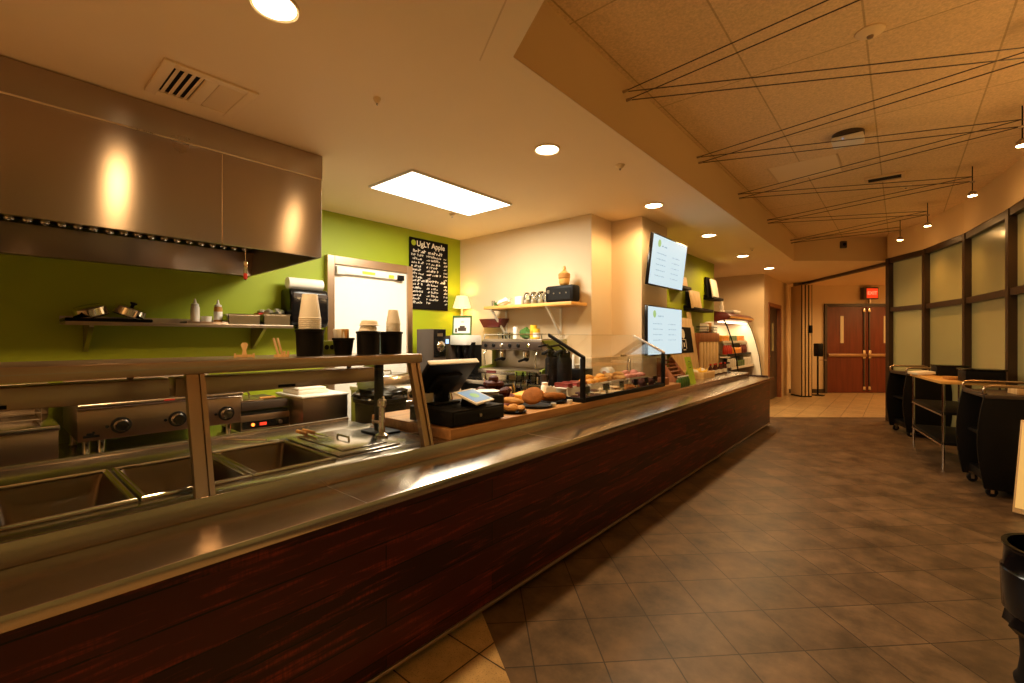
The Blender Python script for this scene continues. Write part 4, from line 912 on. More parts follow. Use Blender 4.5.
# wall shelf above the coffee machine
t = thing('plank_shelf', 'golden wood plank shelf on white brackets over the coffee machine', 'shelf', (-3.22,4.12,1.745))
MB().box(-.62,.64,-.15,.16,0,.036).build('plank', M['pine_y'], t, .004)
for x in (-.52,.30):
    b = MB(); b.box(x-.012,x+.012,-.13,.164,-.014,0); b.box(x-.012,x+.012,.148,.164,-.33,-.014); b.prism([(x-.010,-.12,-.014),(x-.010,-.09,-.014),(x-.010,.152,-.30),(x-.010,.152,-.33)], (0,0,0), (.020,0,0))
    b.build('bracket', M['white'], t)
ZP = 1.782
t = thing('radio', 'black rounded radio on the right end of the plank shelf', 'radio', (-2.79,4.11,ZP))
MB().box(-.185,.185,-.07,.08,.004,.185).build('case', M['black'], t, .03)
MB().box(-.13,.15,-.073,-.069,.03,.15).build('grille', M['black_matte'], t); MB().lathe([(.02,0),(.02,.012),(0,.012)], mat=Matrix.Rotation(PI/2,4,'X')).move((-.13,-.07,.12)).build('knob', M['dark_steel'], t)
for x in (-.06,.02,.10): MB().lathe([(.008,0),(.008,.005),(0,.005)], mat=Matrix.Rotation(PI/2,4,'X')).move((x,-.073,.10)).build('button', M['dark_steel'], t)
t = thing('stacked_jar', 'turned wooden jar with a pointed lid on top of the black radio', 'jar', (-2.77,4.12,ZP+.1865))
MB().lathe([(.035,0),(.05,.01),(.058,.03),(.060,.07),(.058,.072)]).build('lower_bowl', M['pine_y'], t); MB().lathe([(.052,.073),(.064,.08),(.064,.125),(.05,.135)]).build('upper_bowl', M['bread_pale'], t)
MB().lathe([(.05,.135),(.03,.15),(.015,.165),(.018,.18),(.012,.21),(0,.215)]).build('lid', M['pine_y'], t)
solo(MB().box(-.05,.05,-.045,.045,0,.10), 'white_canister', M['white'], 'square white canister on the plank shelf left of the jars', 'canister', (-3.37,4.10,ZP), bevel=.006)
j0 = None
for k, x in enumerate((-3.24,-3.14,-3.04)):
    for y in (4.06,4.17):
        if j0 is None:
            j0 = thing('glass_jar', 'clear lidded glass jar in the row beside the black radio', 'jar', (x,y,ZP), group='jars on the plank shelf')
            MB().lathe([(.034,0),(.038,.01),(.038,.095),(.028,.11),(.028,.12)]).build('jar_glass', M['jar_glass'], j0); MB().lathe([(.03,.12),(.031,.135),(0,.137)]).build('jar_lid', M['chrome'], j0); MB().lathe([(.033,.006),(.034,.05),(0,.05)]).build('contents', M['paper'], j0)
        else: dup(j0, (x,y,ZP))
solo(MB().ball((0,0,.04),(.10,.045,.04),rough=.5,seed=8).rot('Y',-.25), 'blue_bag', M['white'], 'crumpled white and blue bag lying on the plank shelf', 'bag', (-3.60,4.09,ZP+.012))
solo(MB().lathe([(.025,0),(.03,.05),(.0,.052)]), 'green_pot', M['green_dark'], 'little green pot near the left end of the plank shelf', 'pot', (-3.74,4.09,ZP))
solo(MB().lathe([(.02,0),(.02,.075),(.017,.075),(.016,.006),(0,.006)]), 'glass_vial', M['jar_glass'], 'thin clear glass at the very left end of the plank shelf', 'glass', (-3.80,4.10,ZP))
t = thing('wall_basket', 'dark red tapered bin fixed to the cream wall near the lamp', 'basket', (-3.87,4.19,1.53))
MB().prism([(-.20,0,.11),(.20,0,.11),(.12,0,0),(-.12,0,0)], (0,-.07,0), (0,.07,0)).build('bin_body', M['dark_red'], t, .006); MB().box(-.10,.10,.065,.094,.02,.09).build('mount', M['white'], t)
# chalkboard
t = thing('chalkboard', 'black chalkboard menu headed with two big words on the green wall', 'chalkboard', (-4.588,3.737,1.76))
MB().box(0,.018,-.31,.31,0,.885).build('board', M['board'], t, .002)
fm = face_mtx((.0185,-.31,0), (0,1,0), (0,0,1))
text_part('UgLY Apple', .094, 'lettering', M['chalk'], t, fm @ Matrix.Translation((.105,.815,0)), .0006)
MB().lathe([(.035,0),(.035,.0015),(0,.0015)], mat=fm @ Matrix.Translation((.058,.82,0))).build('green_mark', M['wall_green'], t)
rnd = random.Random(5); b = MB()
scribble(b, fm, .05, .55, .725, .048, rnd); scribble(b, fm, .04, .56, .365, .048, rnd)
for r0, n in ((.675,7),(.315,6)):
    for k in range(n):
        y = r0-k*.046
        scribble(b, fm, .025, .025+rnd.uniform(.13,.19), y, .034, rnd); scribble(b, fm, .26, .315, y, .030, rnd)
        if k < n-1: scribble(b, fm, .335, .335+rnd.uniform(.10,.17), y, .034, rnd)
        scribble(b, fm, .545, .595, y, .030, rnd)
o = b.build('chalk_lines', M['chalk'], t, smooth=False); o['kind'] = 'stuff'

# ------------------------------------------------------------------ sink by the column
t = thing('sink_unit', 'steel sink unit before the cream column behind the glass case', 'sink', (-2.35,4.55,0))
MB().box(-.165,.155,-.17,.17,.86,.90).build('sink_top', M['steel'], t, .004); MB().box(-.16,.15,-.165,.165,.06,.86).build('cabinet', M['dark_steel'], t)
MB().tube([(.05,.12,.90),(.05,.12,1.10),(.065,.105,1.165),(.09,.075,1.185),(.115,.045,1.16),(.12,.04,1.03)], .009).build('tap', M['chrome'], t)
MB().lathe([(.025,.90),(.02,.93),(.0,.93)], c=(.05,.12,0)).build('tap_base', M['chrome'], t)
t = thing('paper_roll_holder', 'white roll holder with brown core left of the curved tap', 'roll holder', (-2.44,4.47,.901))
MB().lathe([(.02,-.06),(.062,-.06),(.062,.06),(.02,.06)], mat=Matrix.Rotation(PI/2,4,'X')).move((0,0,.12)).build('paper_roll', M['paper'], t); MB().lathe([(.012,-.075),(.024,-.068),(.024,.068),(.012,.075)], mat=Matrix.Rotation(PI/2,4,'X')).move((0,0,.12)).build('core', M['redwood'], t)
MB().box(-.05,.05,-.04,.04,0,.058).build('base', M['white'], t)
# pale tile splashback on the column, facing the counter
t = thing('splash_tiles', 'pale tiled panel low on the column under the lower screen', 'splashback', (-2.16,5.08,.86))
b = MB()
for i in range(4):
    for j in range(3): b.box(0,.008,-.34+i*.17+.002,-.17+i*.17-.002,.02+j*.10+.002,.12+j*.10-.002)
b.box(0,.003,-.34,.34,.02,.32); b.build('tile_panel', M['paper'], t, .001)

# ------------------------------------------------------------------ menu screens
def screen(label, loc, tilt):
    t = thing('menu_tv', label, 'screen', loc)
    W, Hh = 1.0, .55
    m = Matrix.Rotation(tilt, 4, 'Y')
    MB().box(-.035,0,-W/2,W/2,-Hh/2,Hh/2,m).build('housing', M['black_gloss'], t, .004)
    MB().box(0,.0015,-W/2+.012,W/2-.012,-Hh/2+.014,Hh/2-.012,m).build('display', M['tv'], t)
    fm = m @ face_mtx((.0016,-W/2,-Hh/2), (0,1,0), (0,0,1))
    MB().lathe([(.04,0),(.04,.0008),(0,.0008)], mat=fm @ Matrix.Translation((.18,.46,0))).build('green_logo', M['tv_logo'], t)
    rnd = random.Random(9 if tilt else 4); b = MB()
    scribble(b, fm, .25, .42, .44, .022, rnd, .0006)
    for k in range(5 if tilt else 4):
        y = .355-k*.06
        scribble(b, fm, .14, .40, y, .012, rnd, .0006); scribble(b, fm, .56, .80, y, .012, rnd, .0006)
    o = b.build('menu_lines', M['tv_text'], t, smooth=False); o['kind'] = 'stuff'
    MB().box(-.08,-.036,-.20,.20,-.12,.12,m).build('bracket_plate', M['black'], t)
    ax = -2.16-loc[0]
    MB().box(ax,-.05,-.10,-.06,-.05,.05).box(ax,-.05,.06,.10,-.05,.05).build('wall_arm', M['black'], t)
    return t
screen('upper lit menu screen, tilted down over the counter', (-2.005,5.108,2.243), .12)
screen('lower lit menu screen hanging upright below the tilted one', (-2.04,5.108,1.478), .0)

# ------------------------------------------------------------------ things round the green wall on the right
def ledge(label, loc, w, h0):
    t = thing('picture_ledge', label, 'shelf', loc)
    MB().box(0,.17,-w/2,w/2,0,.03).box(.16,.17,-w/2,w/2,.03,.045).build('ledge_board', M['black'], t, .003); MB().box(0,.02,-w/2,w/2,.03,.08).build('back_rail', M['black'], t)
    return t
ledge('black picture ledge on the green wall carrying the pale striped board', (-2.57,7.60,1.83), .95, 0)
ledge('higher black picture ledge at the far end of the green wall', (-2.57,8.36,2.06), .56, 0)
ledge('black picture ledge mostly hidden behind the upper screen', (-2.57,6.75,2.12), .50, 0)
def lean(name, label, cat, loc, w, h, mat, th=.02, ang=.16):
    return solo(MB().box(0,th,-w/2,w/2,0,h).rot('Y',-ang), name, M[mat], label, cat, loc, bevel=.003)
lean('wooden_board', 'light wooden board leaning on the lower black ledge', 'board', (-2.47,7.42,1.864), .46, .29, 'pine')
lean('black_board', 'dark board standing behind the light wooden one', 'board', (-2.525,7.36,1.864), .40, .30, 'black', .015, .10)
lean('wooden_board', 'tall pale board leaning on the highest black ledge', 'board', (-2.46,8.36,2.094), .34, .33, 'paper')
lean('black_board', 'dark board standing behind the tall pale one', 'board', (-2.52,8.30,2.094), .40, .36, 'black', .015, .10)
lean('wooden_board', 'small wooden wedge board peeking out beside the upper screen', 'board', (-2.46,6.80,2.154), .34, .16, 'pine')
# side cabinet that carries the bread board, crate and case
t = thing('side_counter', 'low wooden side counter against the green wall beyond the column', 'counter', (-2.44,7.0,0))
MB().box(-.12,.10,-1.45,1.6,.84,.88).build('counter_top', M['butcher'], t, .004); MB().box(-.12,.08,-1.42,1.58,.06,.84).build('cabinet', M['dark_brown'], t); MB().box(-.12,.06,-1.40,1.55,0,.06).build('plinth', M['black_matte'], t)
t = thing('chalk_sign', 'big pine framed sign with a chalk figure on black beside the lower screen', 'sign', (-2.37,6.72,.881))
m = Matrix.Rotation(-.13,4,'Y')
b = MB(); b.box(0,.03,-.55,.42,0,.82,m); b.prism([(0,.30,.80),(0,.44,.80),(0,.47,.50),(0,.42,.10),(0,.36,.10)], (.0,0,0), (.03,0,0)) if False else None
b.box(0,.03,.30,.42,.82,.92,m).box(0,.03,.42,.47,.0,.70,m).build('sign_board', M['pine'], t, .006)
MB().box(.031,.036,-.42,.30,.30,.68,m).build('black_panel', M['board'], t)
fm = m @ face_mtx((.0365,-.06,.49), (0,1,0), (0,0,1))
b = MB(); b.lathe([(.06,0),(.07,0),(.07,.001),(.06,.001)], mat=fm @ Matrix.Translation((0,.09,0)))
for x0,y0,x1,y1 in ((-.05,.0,.05,.012),(-.09,-.13,-.07,.01),(.07,-.13,.09,.01),(-.05,-.15,.05,-.138),(-.02,-.10,.02,-.04),(-.025,.08,-.01,.10),(.01,.08,.025,.10),(-.02,.05,.02,.058)): b.box(x0,x1,y0,y1,0,.001,fm)
b.build('chalk_figure', M['chalk'], t)
t = thing('slatted_crate', 'tall slatted wooden crate standing between the sign and the lit case', 'crate', (-2.43,7.69,.881))
b = MB()
for k in range(6): b.box(.07,.085,-.46+k*.16,-.46+k*.16+.12,.0,.46)
b.build('slat_front', M['pine'], t, .002)
MB().box(-.11,.09,-.48,.50,.46,.60).build('top_box', M['redwood'], t, .004); MB().box(-.11,.065,-.48,.50,0,.02).box(-.11,.065,-.48,-.465,.02,.46).box(-.11,.065,.485,.50,.02,.46).box(-.11,-.10,-.465,.485,.02,.46).build('crate_shell', M['redwood'], t)
t = thing('wire_basket', 'dark wire basket with packets on top of the slatted crate', 'basket', (-2.44,7.84,1.482))
b = MB()
for z in (.004,.05,.10): b.tube([(-.09,-.24,z),(.09,-.24,z),(.09,.24,z),(-.09,.24,z)], .005, 5, True)
for k in range(9): b.tube([(.09,-.24+k*.06,.0),(.09,-.24+k*.06,.10)], .004, 5); b.tube([(-.09,-.24+k*.06,.0),(.09,-.24+k*.06,.004)], .004, 5)
b.build('wire_frame', M['black'], t)
for k, mt in enumerate(('paper','bread_pale','white')): solo(MB().box(-.06,.06,-.05,.05,0,.13+.02*k).rot('X',.2*(k-1)), 'snack_packet', M[mt], ('pale packet at the near end of the dark wire basket','golden packet in the middle of the dark wire basket','white packet at the far end of the dark wire basket')[k], 'packet', (-2.44,7.70+k*.14,1.50), bevel=.006)
# wooden slat stand with bottles on the far counter, left of the green card
t = thing('slat_stand', 'red brown slatted wooden stand beside the far case post', 'stand', (-2.01,5.25,.848))
b = MB()
for k in range(6): b.box(.06-k*.034,.092-k*.034,-.17,.17,.07+k*.042,.085+k*.042)
b.build('slat', M['redwood'], t, .002)
for y in (-.19,.17): MB().prism([(-.12,y,0),(.10,y,0),(.10,y,.09),(-.08,y,.32),(-.12,y,.32)], (0,0,0), (0,.02,0)).build('side_board', M['redwood'], t, .004)
bt0 = None
for k in range(5):
    loc = (-1.885,5.08+k*.07,.848)
    if bt0 is None:
        bt0 = thing('juice_bottle', 'small dark juice bottle in the row before the slatted stand', 'bottle', loc, group='bottles before the slatted stand')
        MB().lathe([(.024,0),(.026,.006),(.026,.07),(.012,.095),(.012,.11)]).build('bottle_body', M['green_dark'], bt0); MB().lathe([(.014,.108),(.014,.122),(0,.123)]).build('cap', M['white'], bt0)
    else: dup(bt0, loc)
solo(MB().box(-.05,.04,-.05,.05,0,.075), 'wooden_block', M['redwood'], 'small wooden block box beside the far post of the case', 'box', (-1.91,4.72,ZW), bevel=.004)
t = thing('green_card', 'lime green leaning card on the far counter edge', 'card', (-1.885,5.55,.848))
MB().box(0,.006,-.095,.095,0,.33).rot('Y',-.22).build('card', M['lime'], t); MB().box(-.09,-.084,-.05,.05,0,.25).rot('Y',.17).build('back_flap', M['lime'], t)
rnd = random.Random(3); b = MB()
scribble(b, Matrix.Rotation(-.22,4,'Y') @ face_mtx((.0062,-.075,0), (0,1,0), (0,0,1)), .03, .12, .27, .03, rnd, .0006); scribble(b, Matrix.Rotation(-.22,4,'Y') @ face_mtx((.0062,-.075,0), (0,1,0), (0,0,1)), .03, .12, .20, .02, rnd, .0006)
o = b.build('card_lines', M['green_dark'], t, smooth=False); o['kind'] = 'stuff'
t = thing('fruit_tray', 'low wooden tray of bananas on the far counter right of the green card', 'tray', (-2.17,6.58,.848))
b = MB(); b.box(-.16,.16,-.24,.24,.0,.015); b.box(.145,.16,-.24,.24,.015,.085); b.box(-.16,-.145,-.24,.24,.015,.085); b.box(-.145,.145,-.24,-.225,.015,.085); b.box(-.145,.145,.225,.24,.015,.085); b.build('tray_body', M['pine'], t, .003)
bn = None
for k in range(5):
    loc = (-2.22+.03*k, 6.52+.03*(k%2), .890+.018*(k%3))
    if bn is None: bn = solo(MB().tube([(.0,-.09,.05),(.015,-.06,.028),(.02,0,.02),(.015,.06,.03),(0,.095,.06)], [.006,.016,.019,.016,.005], 8), 'banana', M['yellow'], 'ripe banana lying in the low wooden tray', 'banana', loc, .3, group='bananas in the wooden tray')
    else: dup(bn, loc, .3-.22*k)
for k, (mt, y, l) in enumerate((('white',6.74,'white apple bag at the far end of the fruit tray'),('paper',6.42,'pale roll at the near end of the fruit tray'))): solo(MB().ball((0,0,.045),(.06,.05,.045),rough=.3,seed=k), 'fruit_bag', M[mt], l, 'bag', (-2.17,y,.8780))
b0 = None
for k in range(6):
    loc = (-2.12+.02*(k%2), 6.98+k*.13, .848)
    if b0 is None:
        b0 = thing('drink_bottle', 'small bottle in the row on the far counter before the crate', 'bottle', loc, group='bottles on the far counter')
        MB().lathe([(.028,0),(.03,.008),(.03,.10),(.014,.135),(.014,.155)]).build('bottle_body', M['choc'], b0); MB().lathe([(.0305,.02),(.0305,.075)]).build('label_band', M['paper'], b0); MB().lathe([(.016,.152),(.016,.17),(0,.171)]).build('cap', M['red'], b0)
    else: dup(b0, loc)
t = thing('cup_stand', 'small black two tier cup stand near the counter end', 'stand', (-2.16,7.86,.848))
MB().lathe([(.09,0),(.09,.012),(.02,.02),(.02,.13),(.07,.14),(.075,.16),(.03,.17),(.03,.22),(0,.225)]).build('stand_body', M['black'], t); MB().lathe([(.076,.23),(.08,.245),(0,.25)]).build('top_plate', M['paper'], t)

# ------------------------------------------------------------------ lit refrigerated case
MX0, MX1, MY0, MY1 = -2.88, -2.18, 8.78, 10.50
t = thing('refrigerated_case', 'open lit refrigerated case with a curved front and dark red canopy', 'refrigerated case', (-2.55,9.64,0))
def rc(mb, name, mat, bevel=0., par=None): return mb.move((2.55,-9.64,0)).build(name, mat, par or t, bevel)
prof = [(MX1,.62),(MX1-.01,.75),(-2.23,1.05),(-2.30,1.35),(-2.38,1.60),(-2.44,1.74)]
rc(MB().box(MX0,MX1,MY0,MY1,.06,.62), 'base_cabinet', M['dark_red'], .01); rc(MB().box(MX0+.03,MX1-.05,MY0+.03,MY1-.03,0,.06), 'plinth', M['black_matte'])
rc(MB().box(MX0,MX0+.04,MY0,MY1,.62,1.82), 'back_panel', M['white'])
rc(MB().prism([(MX0,MY0,1.66),(-2.62,MY0,1.70),(-2.36,MY0,1.74),(-2.32,MY0,1.80),(-2.40,MY0,1.86),(-2.62,MY0,1.90),(MX0,MY0,1.90)], (0,0,0), (0,MY1-MY0,0)), 'canopy', M['dark_red'], .01)
rc(MB().box(-2.56,-2.44,MY0+.06,MY1-.06,1.690,1.704), 'canopy_lamp', M['merch'])
rc(MB().box(-2.335,-2.318,MY0+.02,MY1-.02,1.765,1.80), 'canopy_strip', M['pine_y'])
side = [(MX0+.04,y_,z) for y_,z in ()]
rc(MB().prism([(MX0+.04,MY1-.03,.62)]+[(x,MY1-.03,z) for x,z in prof]+[(MX0+.04,MY1-.03,1.70)], (0,0,0), (0,.02,0)), 'end_panel', M['white'])
rc(MB().prism([(MX0+.04,MY0+.01,.62)]+[(x,MY0+.01,z) for x,z in prof]+[(MX0+.04,MY0+.01,1.68)], (0,0,0), (0,.008,0)), 'side_glass', M['glass'])
for y in (MY0+.014, MY1-.014): rc(MB().tube([(x,y,z) for x,z in prof], .012, 8), 'edge_strip', M['black'])
SH = [(.86,-2.32),(1.10,-2.38),(1.34,-2.46)]
for z, xf in SH:
    s_ = rc(MB().box(MX0+.04,xf,MY0+.03,MY1-.04,z-.018,z), 'shelf', M['panel_steel']); rc(MB().box(xf,xf+.012,MY0+.03,MY1-.04,z-.035,z+.008), 'ticket_rail', M['black'] if z == 1.10 else M['paper'], par=s_)
kinds = [('drink_bottle','red juice bottle','bottle','red'),('drink_bottle','purple juice bottle','bottle','dark_red'),('snack_packet','golden snack pack','packet','orange'),('milk_carton','white milk carton','carton','white'),('snack_packet','green salad pack','packet','green_dark')]
def stock(nm, mt, label, cat, loc, grp):
    if 'bottle' in nm:
        q = thing(nm, label, cat, loc, group=grp); MB().lathe([(.032,0),(.035,.008),(.035,.11),(.015,.15),(.015,.17)]).build('bottle_body', M[mt], q); MB().lathe([(.017,.168),(.017,.187),(0,.188)]).build('cap', M['white'], q); return q
    if 'carton' in nm: return solo(MB().prism([(-.035,-.035,0),(.035,-.035,0),(.035,-.035,.13),(0,-.035,.165),(-.035,-.035,.13)], (0,0,0), (0,.07,0)), nm, M[mt], label, cat, loc, group=grp, bevel=.002)
    return solo(MB().box(-.05,.05,-.06,.06,0,.11), nm, M[mt], label, cat, loc, group=grp, bevel=.012)
shelf_name = {.86:'bottom', 1.10:'middle', 1.34:'top'}
order = {.86:(3,4,3), 1.10:(0,2,1), 1.34:(2,4,2)}
for z, xf in SH:
    for seg in range(3):
        nm, lb, cat, mt = kinds[order[z][seg]]
        where = ('near end','centre','far end')[seg]
        q0 = None
        for k in range(4):
            loc = (xf-.075, MY0+.11+seg*.54+k*.125, z+.0005)
            if q0 is None: q0 = stock(nm, mt, f'{lb} at the {where} of the {shelf_name[z]} lit case shelf', cat, loc, f'{lb}s at the {where} of the {shelf_name[z]} case shelf')
            else: dup(q0, loc)
t = thing('topper', 'small pale figure standing on the dark red case canopy', 'ornament', (-2.62,9.30,1.901))
MB().lathe([(.05,0),(.05,.02),(.03,.04),(.04,.11),(.025,.15),(.03,.19),(0,.22)]).build('figure', M['paper'], t)
t = thing('cardboard_tray', 'white cardboard tray lying on the dark red case canopy', 'tray', (-2.62,9.85,1.901))
MB().box(-.14,.14,-.24,.24,0,.05).build('tray_body', M['white'], t, .006)

# ------------------------------------------------------------------ end wall: partition, stand, exit sign
t = thing('folding_partition', 'stack of folded partition panels standing before the end wall', 'partition', (*at(11.05,6.98),0), math.atan2(SA,CA))
for k in range(3):
    x = -.11+k*.082
    MB().box(x,x+.060,-.28,.16,.03,2.66).build('panel', M['fascia_paint'], t, .004)
    MB().box(x-.008,x+.0,-.285,-.255,.03,2.66).box(x+.060,x+.068,-.285,-.255,.03,2.66).build('edge_seal', M['black'], t)
MB().box(-.12,.13,-.26,.14,0,.03).build('bottom_seal', M['black'], t); MB().box(.05,.12,-.31,-.286,1.52,1.70).build('lock_box', M['black'], t, .006); MB().box(-.13,.15,-.04,.04,2.66,2.735).build('hanger', M['dark_steel'], t)
a, b_ = Vector((-1.98,13.30,0)), Vector((.25,9.78,0))
d = (b_-a).normalized(); n = Vector((-d.y,d.x,0))
solo(MB().prism([a-n*.05,b_-n*.05,b_+n*.05,a+n*.05], (0,0,2.69), (0,0,2.738)).move((.86,-11.5,-2.69)), 'partition_track', M['dark_brown'], 'dark straight ceiling track leading to the folded partition', 'track', (-.86,11.5,2.69))
t = thing('sanitizer_stand', 'black sanitizer post with a box head beside the end doors', 'stand', (*at(11.1,7.46),0), math.atan2(SA,CA))
MB().lathe([(.14,0),(.14,.012),(.02,.02),(.02,.95)]).build('post', M['black'], t); MB().box(-.075,.075,-.10,.06,.95,1.27).build('dispenser_head', M['black'], t, .02); MB().box(-.06,.12,-.14,-.10,.86,.875).build('drip_cup', M['dark_steel'], t)
EM = Matrix.Translation((*at(11.55,9.06),2.28)) @ Matrix.Rotation(math.atan2(SA,CA),4,'Z')
t = thing('exit_sign', 'red lit exit sign in a dark case above the end doors', 'sign', EM.translation, math.atan2(SA,CA))
MB().box(-.19,.19,-.07,.045,.10,.40).build('case', M['dark_brown'], t, .008); MB().box(-.11,.17,-.074,-.07,.13,.37).build('lit_face', M['exit'], t); MB().box(-.02,.02,-.05,.0,.0,.10).build('stem', M['dark_steel'], t)
text_part('EXIT', .12, 'lettering', M['exit_text'], t, face_mtx((.03,-.0745,.25), (1,0,0), (0,0,1)), .0005, 'CENTER')
t = thing('wall_sensor', 'small dark camera box on the end of the raised ceiling fascia', 'camera', (*at(7.93,5.75),2.96), math.atan2(SA,CA))
MB().box(-.05,.05,-.06,.045,0,.12).build('case', M['dark_brown'], t, .01); MB().lathe([(.025,0),(.022,.02),(0,.022)], mat=Matrix.Rotation(PI/2,4,'X')).move((0,-.06,.06)).build('lens', M['black_gloss'], t)

# ------------------------------------------------------------------ ceiling fittings
CANS = [(-1.914,.774),(-1.904,2.616),(-1.889,4.416),(-1.895,6.167),(-1.95,8.075),(-1.908,9.82)]
cl = ['round recessed downlight nearest the hood, cut by the top edge','round recessed downlight between the hood and the screens, second along','round recessed downlight just before the upper screen','round recessed downlight beyond the upper screen, fourth along','round recessed downlight second from the far end','smallest round recessed downlight, at the far end of the row']
for (x,y), l in zip(CANS, cl):
    t = thing('downlight', l, 'ceiling light', (x,y,ZL-.012), group='recessed downlights')
    MB().lathe([(.078,.006),(.088,.0),(.092,.004),(.092,.0115),(.078,.0115)], seg=32).build('trim_ring', M['ceiling_paint'], t); MB().lathe([(0,.004),(.078,.004),(.078,.0105),(0,.0105)], seg=32).build('lens', M['can'], t)
t = thing('ceiling_light', 'large bright rectangular light panel in the kitchen ceiling', 'ceiling light', (-3.245,2.835,ZL-.02))
MB().box(-.295,.295,-.595,.595,.004,.017).build('diffuser', M['tube'], t); b = MB(); b.box(-.31,.31,-.61,-.595,0,.019); b.box(-.31,.31,.595,.61,0,.019); b.box(-.31,-.295,-.595,.595,0,.019); b.box(.295,.31,-.595,.595,0,.019); b.build('frame', M['white'], t)
t = thing('air_register', 'square ceiling air register with slanted louvres above the hood', 'vent', (-2.876,.785,ZL-.014))
b = MB(); b.box(-.21,.21,-.21,-.16,0,.013); b.box(-.21,.21,.16,.21,0,.013); b.box(-.21,-.16,-.16,.16,0,.013); b.box(.16,.21,-.16,.16,0,.013); b.box(-.16,.16,-.025,.035,0,.013); b.build('frame', M['ceiling_paint'], t, .003)
MB().box(-.16,.16,-.16,-.025,.0125,.0135).build('dark_throat', M['black_matte'], t); MB().box(-.16,.16,.035,.16,.0125,.0135).build('pale_throat', M['fascia_paint'], t)
for k in range(4): MB().cbox((0,-.142+k*.034,.005), (.32,.022,.003), (.5,0,0)).build('louvre', M['ceiling_paint'], t)
for k in range(4): MB().cbox((0,.055+k*.030,.006), (.32,.027,.003), (-.25,0,0)).build('louvre', M['ceiling_paint'], t)
def small_ceiling(name, label, cat, x, y, z, r=.035):
    t = thing(name, label, cat, (x,y,z-.0305)); MB().lathe([(0,.0),(r*.5,.002),(r*.8,.014),(r,.022),(r,.030)], seg=20).build('dome', M['ceiling_paint'], t); MB().lathe([(r*.2,-.010),(r*.25,.004)], seg=10).build('nozzle', M['dark_steel'], t)
small_ceiling('ceiling_sprinkler', 'tiny sprinkler head in the ceiling above the second downlight', 'sprinkler', -1.65, 3.224, ZL)
small_ceiling('ceiling_sprinkler', 'tiny sprinkler head in the ceiling near the far downlights', 'sprinkler', -1.677, 7.473, ZL)
small_ceiling('ceiling_sprinkler', 'tiny sprinkler head by the bright light panel corner', 'sprinkler', -3.684, 3.321, ZL)
small_ceiling('ceiling_sprinkler', 'tiny sprinkler head right of the square air register', 'sprinkler', -2.222, 1.444, ZL, .02)
small_ceiling('smoke_detector', 'flat round detector on the raised ceiling by the top edge', 'detector', -.13, 3.298, ZH, .07)
small_ceiling('smoke_detector', 'small disc on the raised ceiling beyond the projector', 'detector', .05, 6.9, ZH, .05)
t = thing('ceiling_projector', 'white ceiling box with a tiny blue lamp on the raised ceiling', 'projector', (-.34,4.83,ZH-.085))
MB().box(-.11,.11,-.09,.09,0,.05).build('housing', M['white'], t, .012); MB().lathe([(.115,.055),(.115,.084)], seg=28).build('mount_plate', M['dark_brown'], t); MB().lathe([(.03,.05),(.03,.056)]).build('neck', M['black'], t); MB().cbox((-.03,-.0915,.02),(.008,.003,.008)).build('lamp', M['blue_led'], t)
t = thing('slot_diffuser', 'dark slot air diffuser in the raised ceiling beyond the white box', 'vent', (-.13,6.40,ZH-.02))
b = MB(); b.box(-.17,.17,-.11,-.08,0,.019); b.box(-.17,.17,.08,.11,0,.019); b.box(-.17,-.14,-.08,.08,0,.019); b.box(.14,.17,-.08,.08,0,.019); b.build('frame', M['fascia_paint'], t); MB().box(-.14,.14,-.08,.08,.012,.018).build('slot', M['black_matte'], t)
t = thing('access_panel', 'pale blank panel with a slim frame in the raised ceiling tiles', 'panel', (-.75,5.57,ZH-.008))
MB().box(-.30,.30,-.28,.28,.004,.0075).build('panel', M['ceiling_paint'], t); MB().box(-.30,-.285,-.28,.28,0,.0075).build('edge', M['fascia_paint'], t); MB().box(.285,.30,-.28,.28,0,.0075).build('edge', M['fascia_paint'], t)

# cables that zigzag under the raised ceiling, and their lamps
AN = [(-1.404,2.81),(-1.404,4.256),(-1.404,5.638),(-1.404,7.13),(-1.404,8.87)]
RN = [(1.10,2.56),(.62,3.90),(.70,5.10),(.56,6.57),(.27,7.97),(.0,8.85)]
path = [RN[0]]
for k in range(5): path += [AN[k], RN[k+1]]
for j, (dz, dy, lab) in enumerate(((.018,-.025,'upper of the two thin zigzag cables under the raised ceiling'),(-.018,.025,'lower of the two thin zigzag cables under the raised ceiling'))):
    t = thing('light_cable', lab, 'cable', (-1.404,5.6,3.02+dz))
    pts = [(x+1.404+(.002 if x < -1 else 0), y+dy-5.6, 0) for x, y in path]
    for a, b_ in zip(pts, pts[1:]): MB().tube([a, b_], .0038, 6).build('cable_run', M['dark_brown'], t)
    for x, y in AN: MB().tube([(.0,y+dy-5.6,0),(.035,y+dy-5.6,0)], .010, 8).build('anchor', M['dark_steel'], t)
ll = ['small cable lamp high at the right edge, nearest the camera','small cable lamp at the right edge, second nearest','small cable lamp above the third window post','small cable lamp above the second window post','small cable lamp nearest the end doors']
for (x, y), l in zip(RN[1:], ll):
    t = thing('cable_lamp', l, 'lamp', (x,y,2.85), group='cable lamps')
    MB().tube([(0,0,.05),(0,0,.299)], .0045, 8).build('stem', M['black'], t); MB().tube([(-.02,0,.14),(.02,0,.14)], .010, 8).build('clamp', M['dark_steel'], t)
    MB().lathe([(.036,0),(.034,.03),(.014,.05),(0,.052)], seg=20).build('lamp_body', M['dark_steel'], t); MB().lathe([(0,-.004),(.033,-.004),(.033,-.0005),(0,-.0005)], seg=20).build('lens', M['pend'], t)

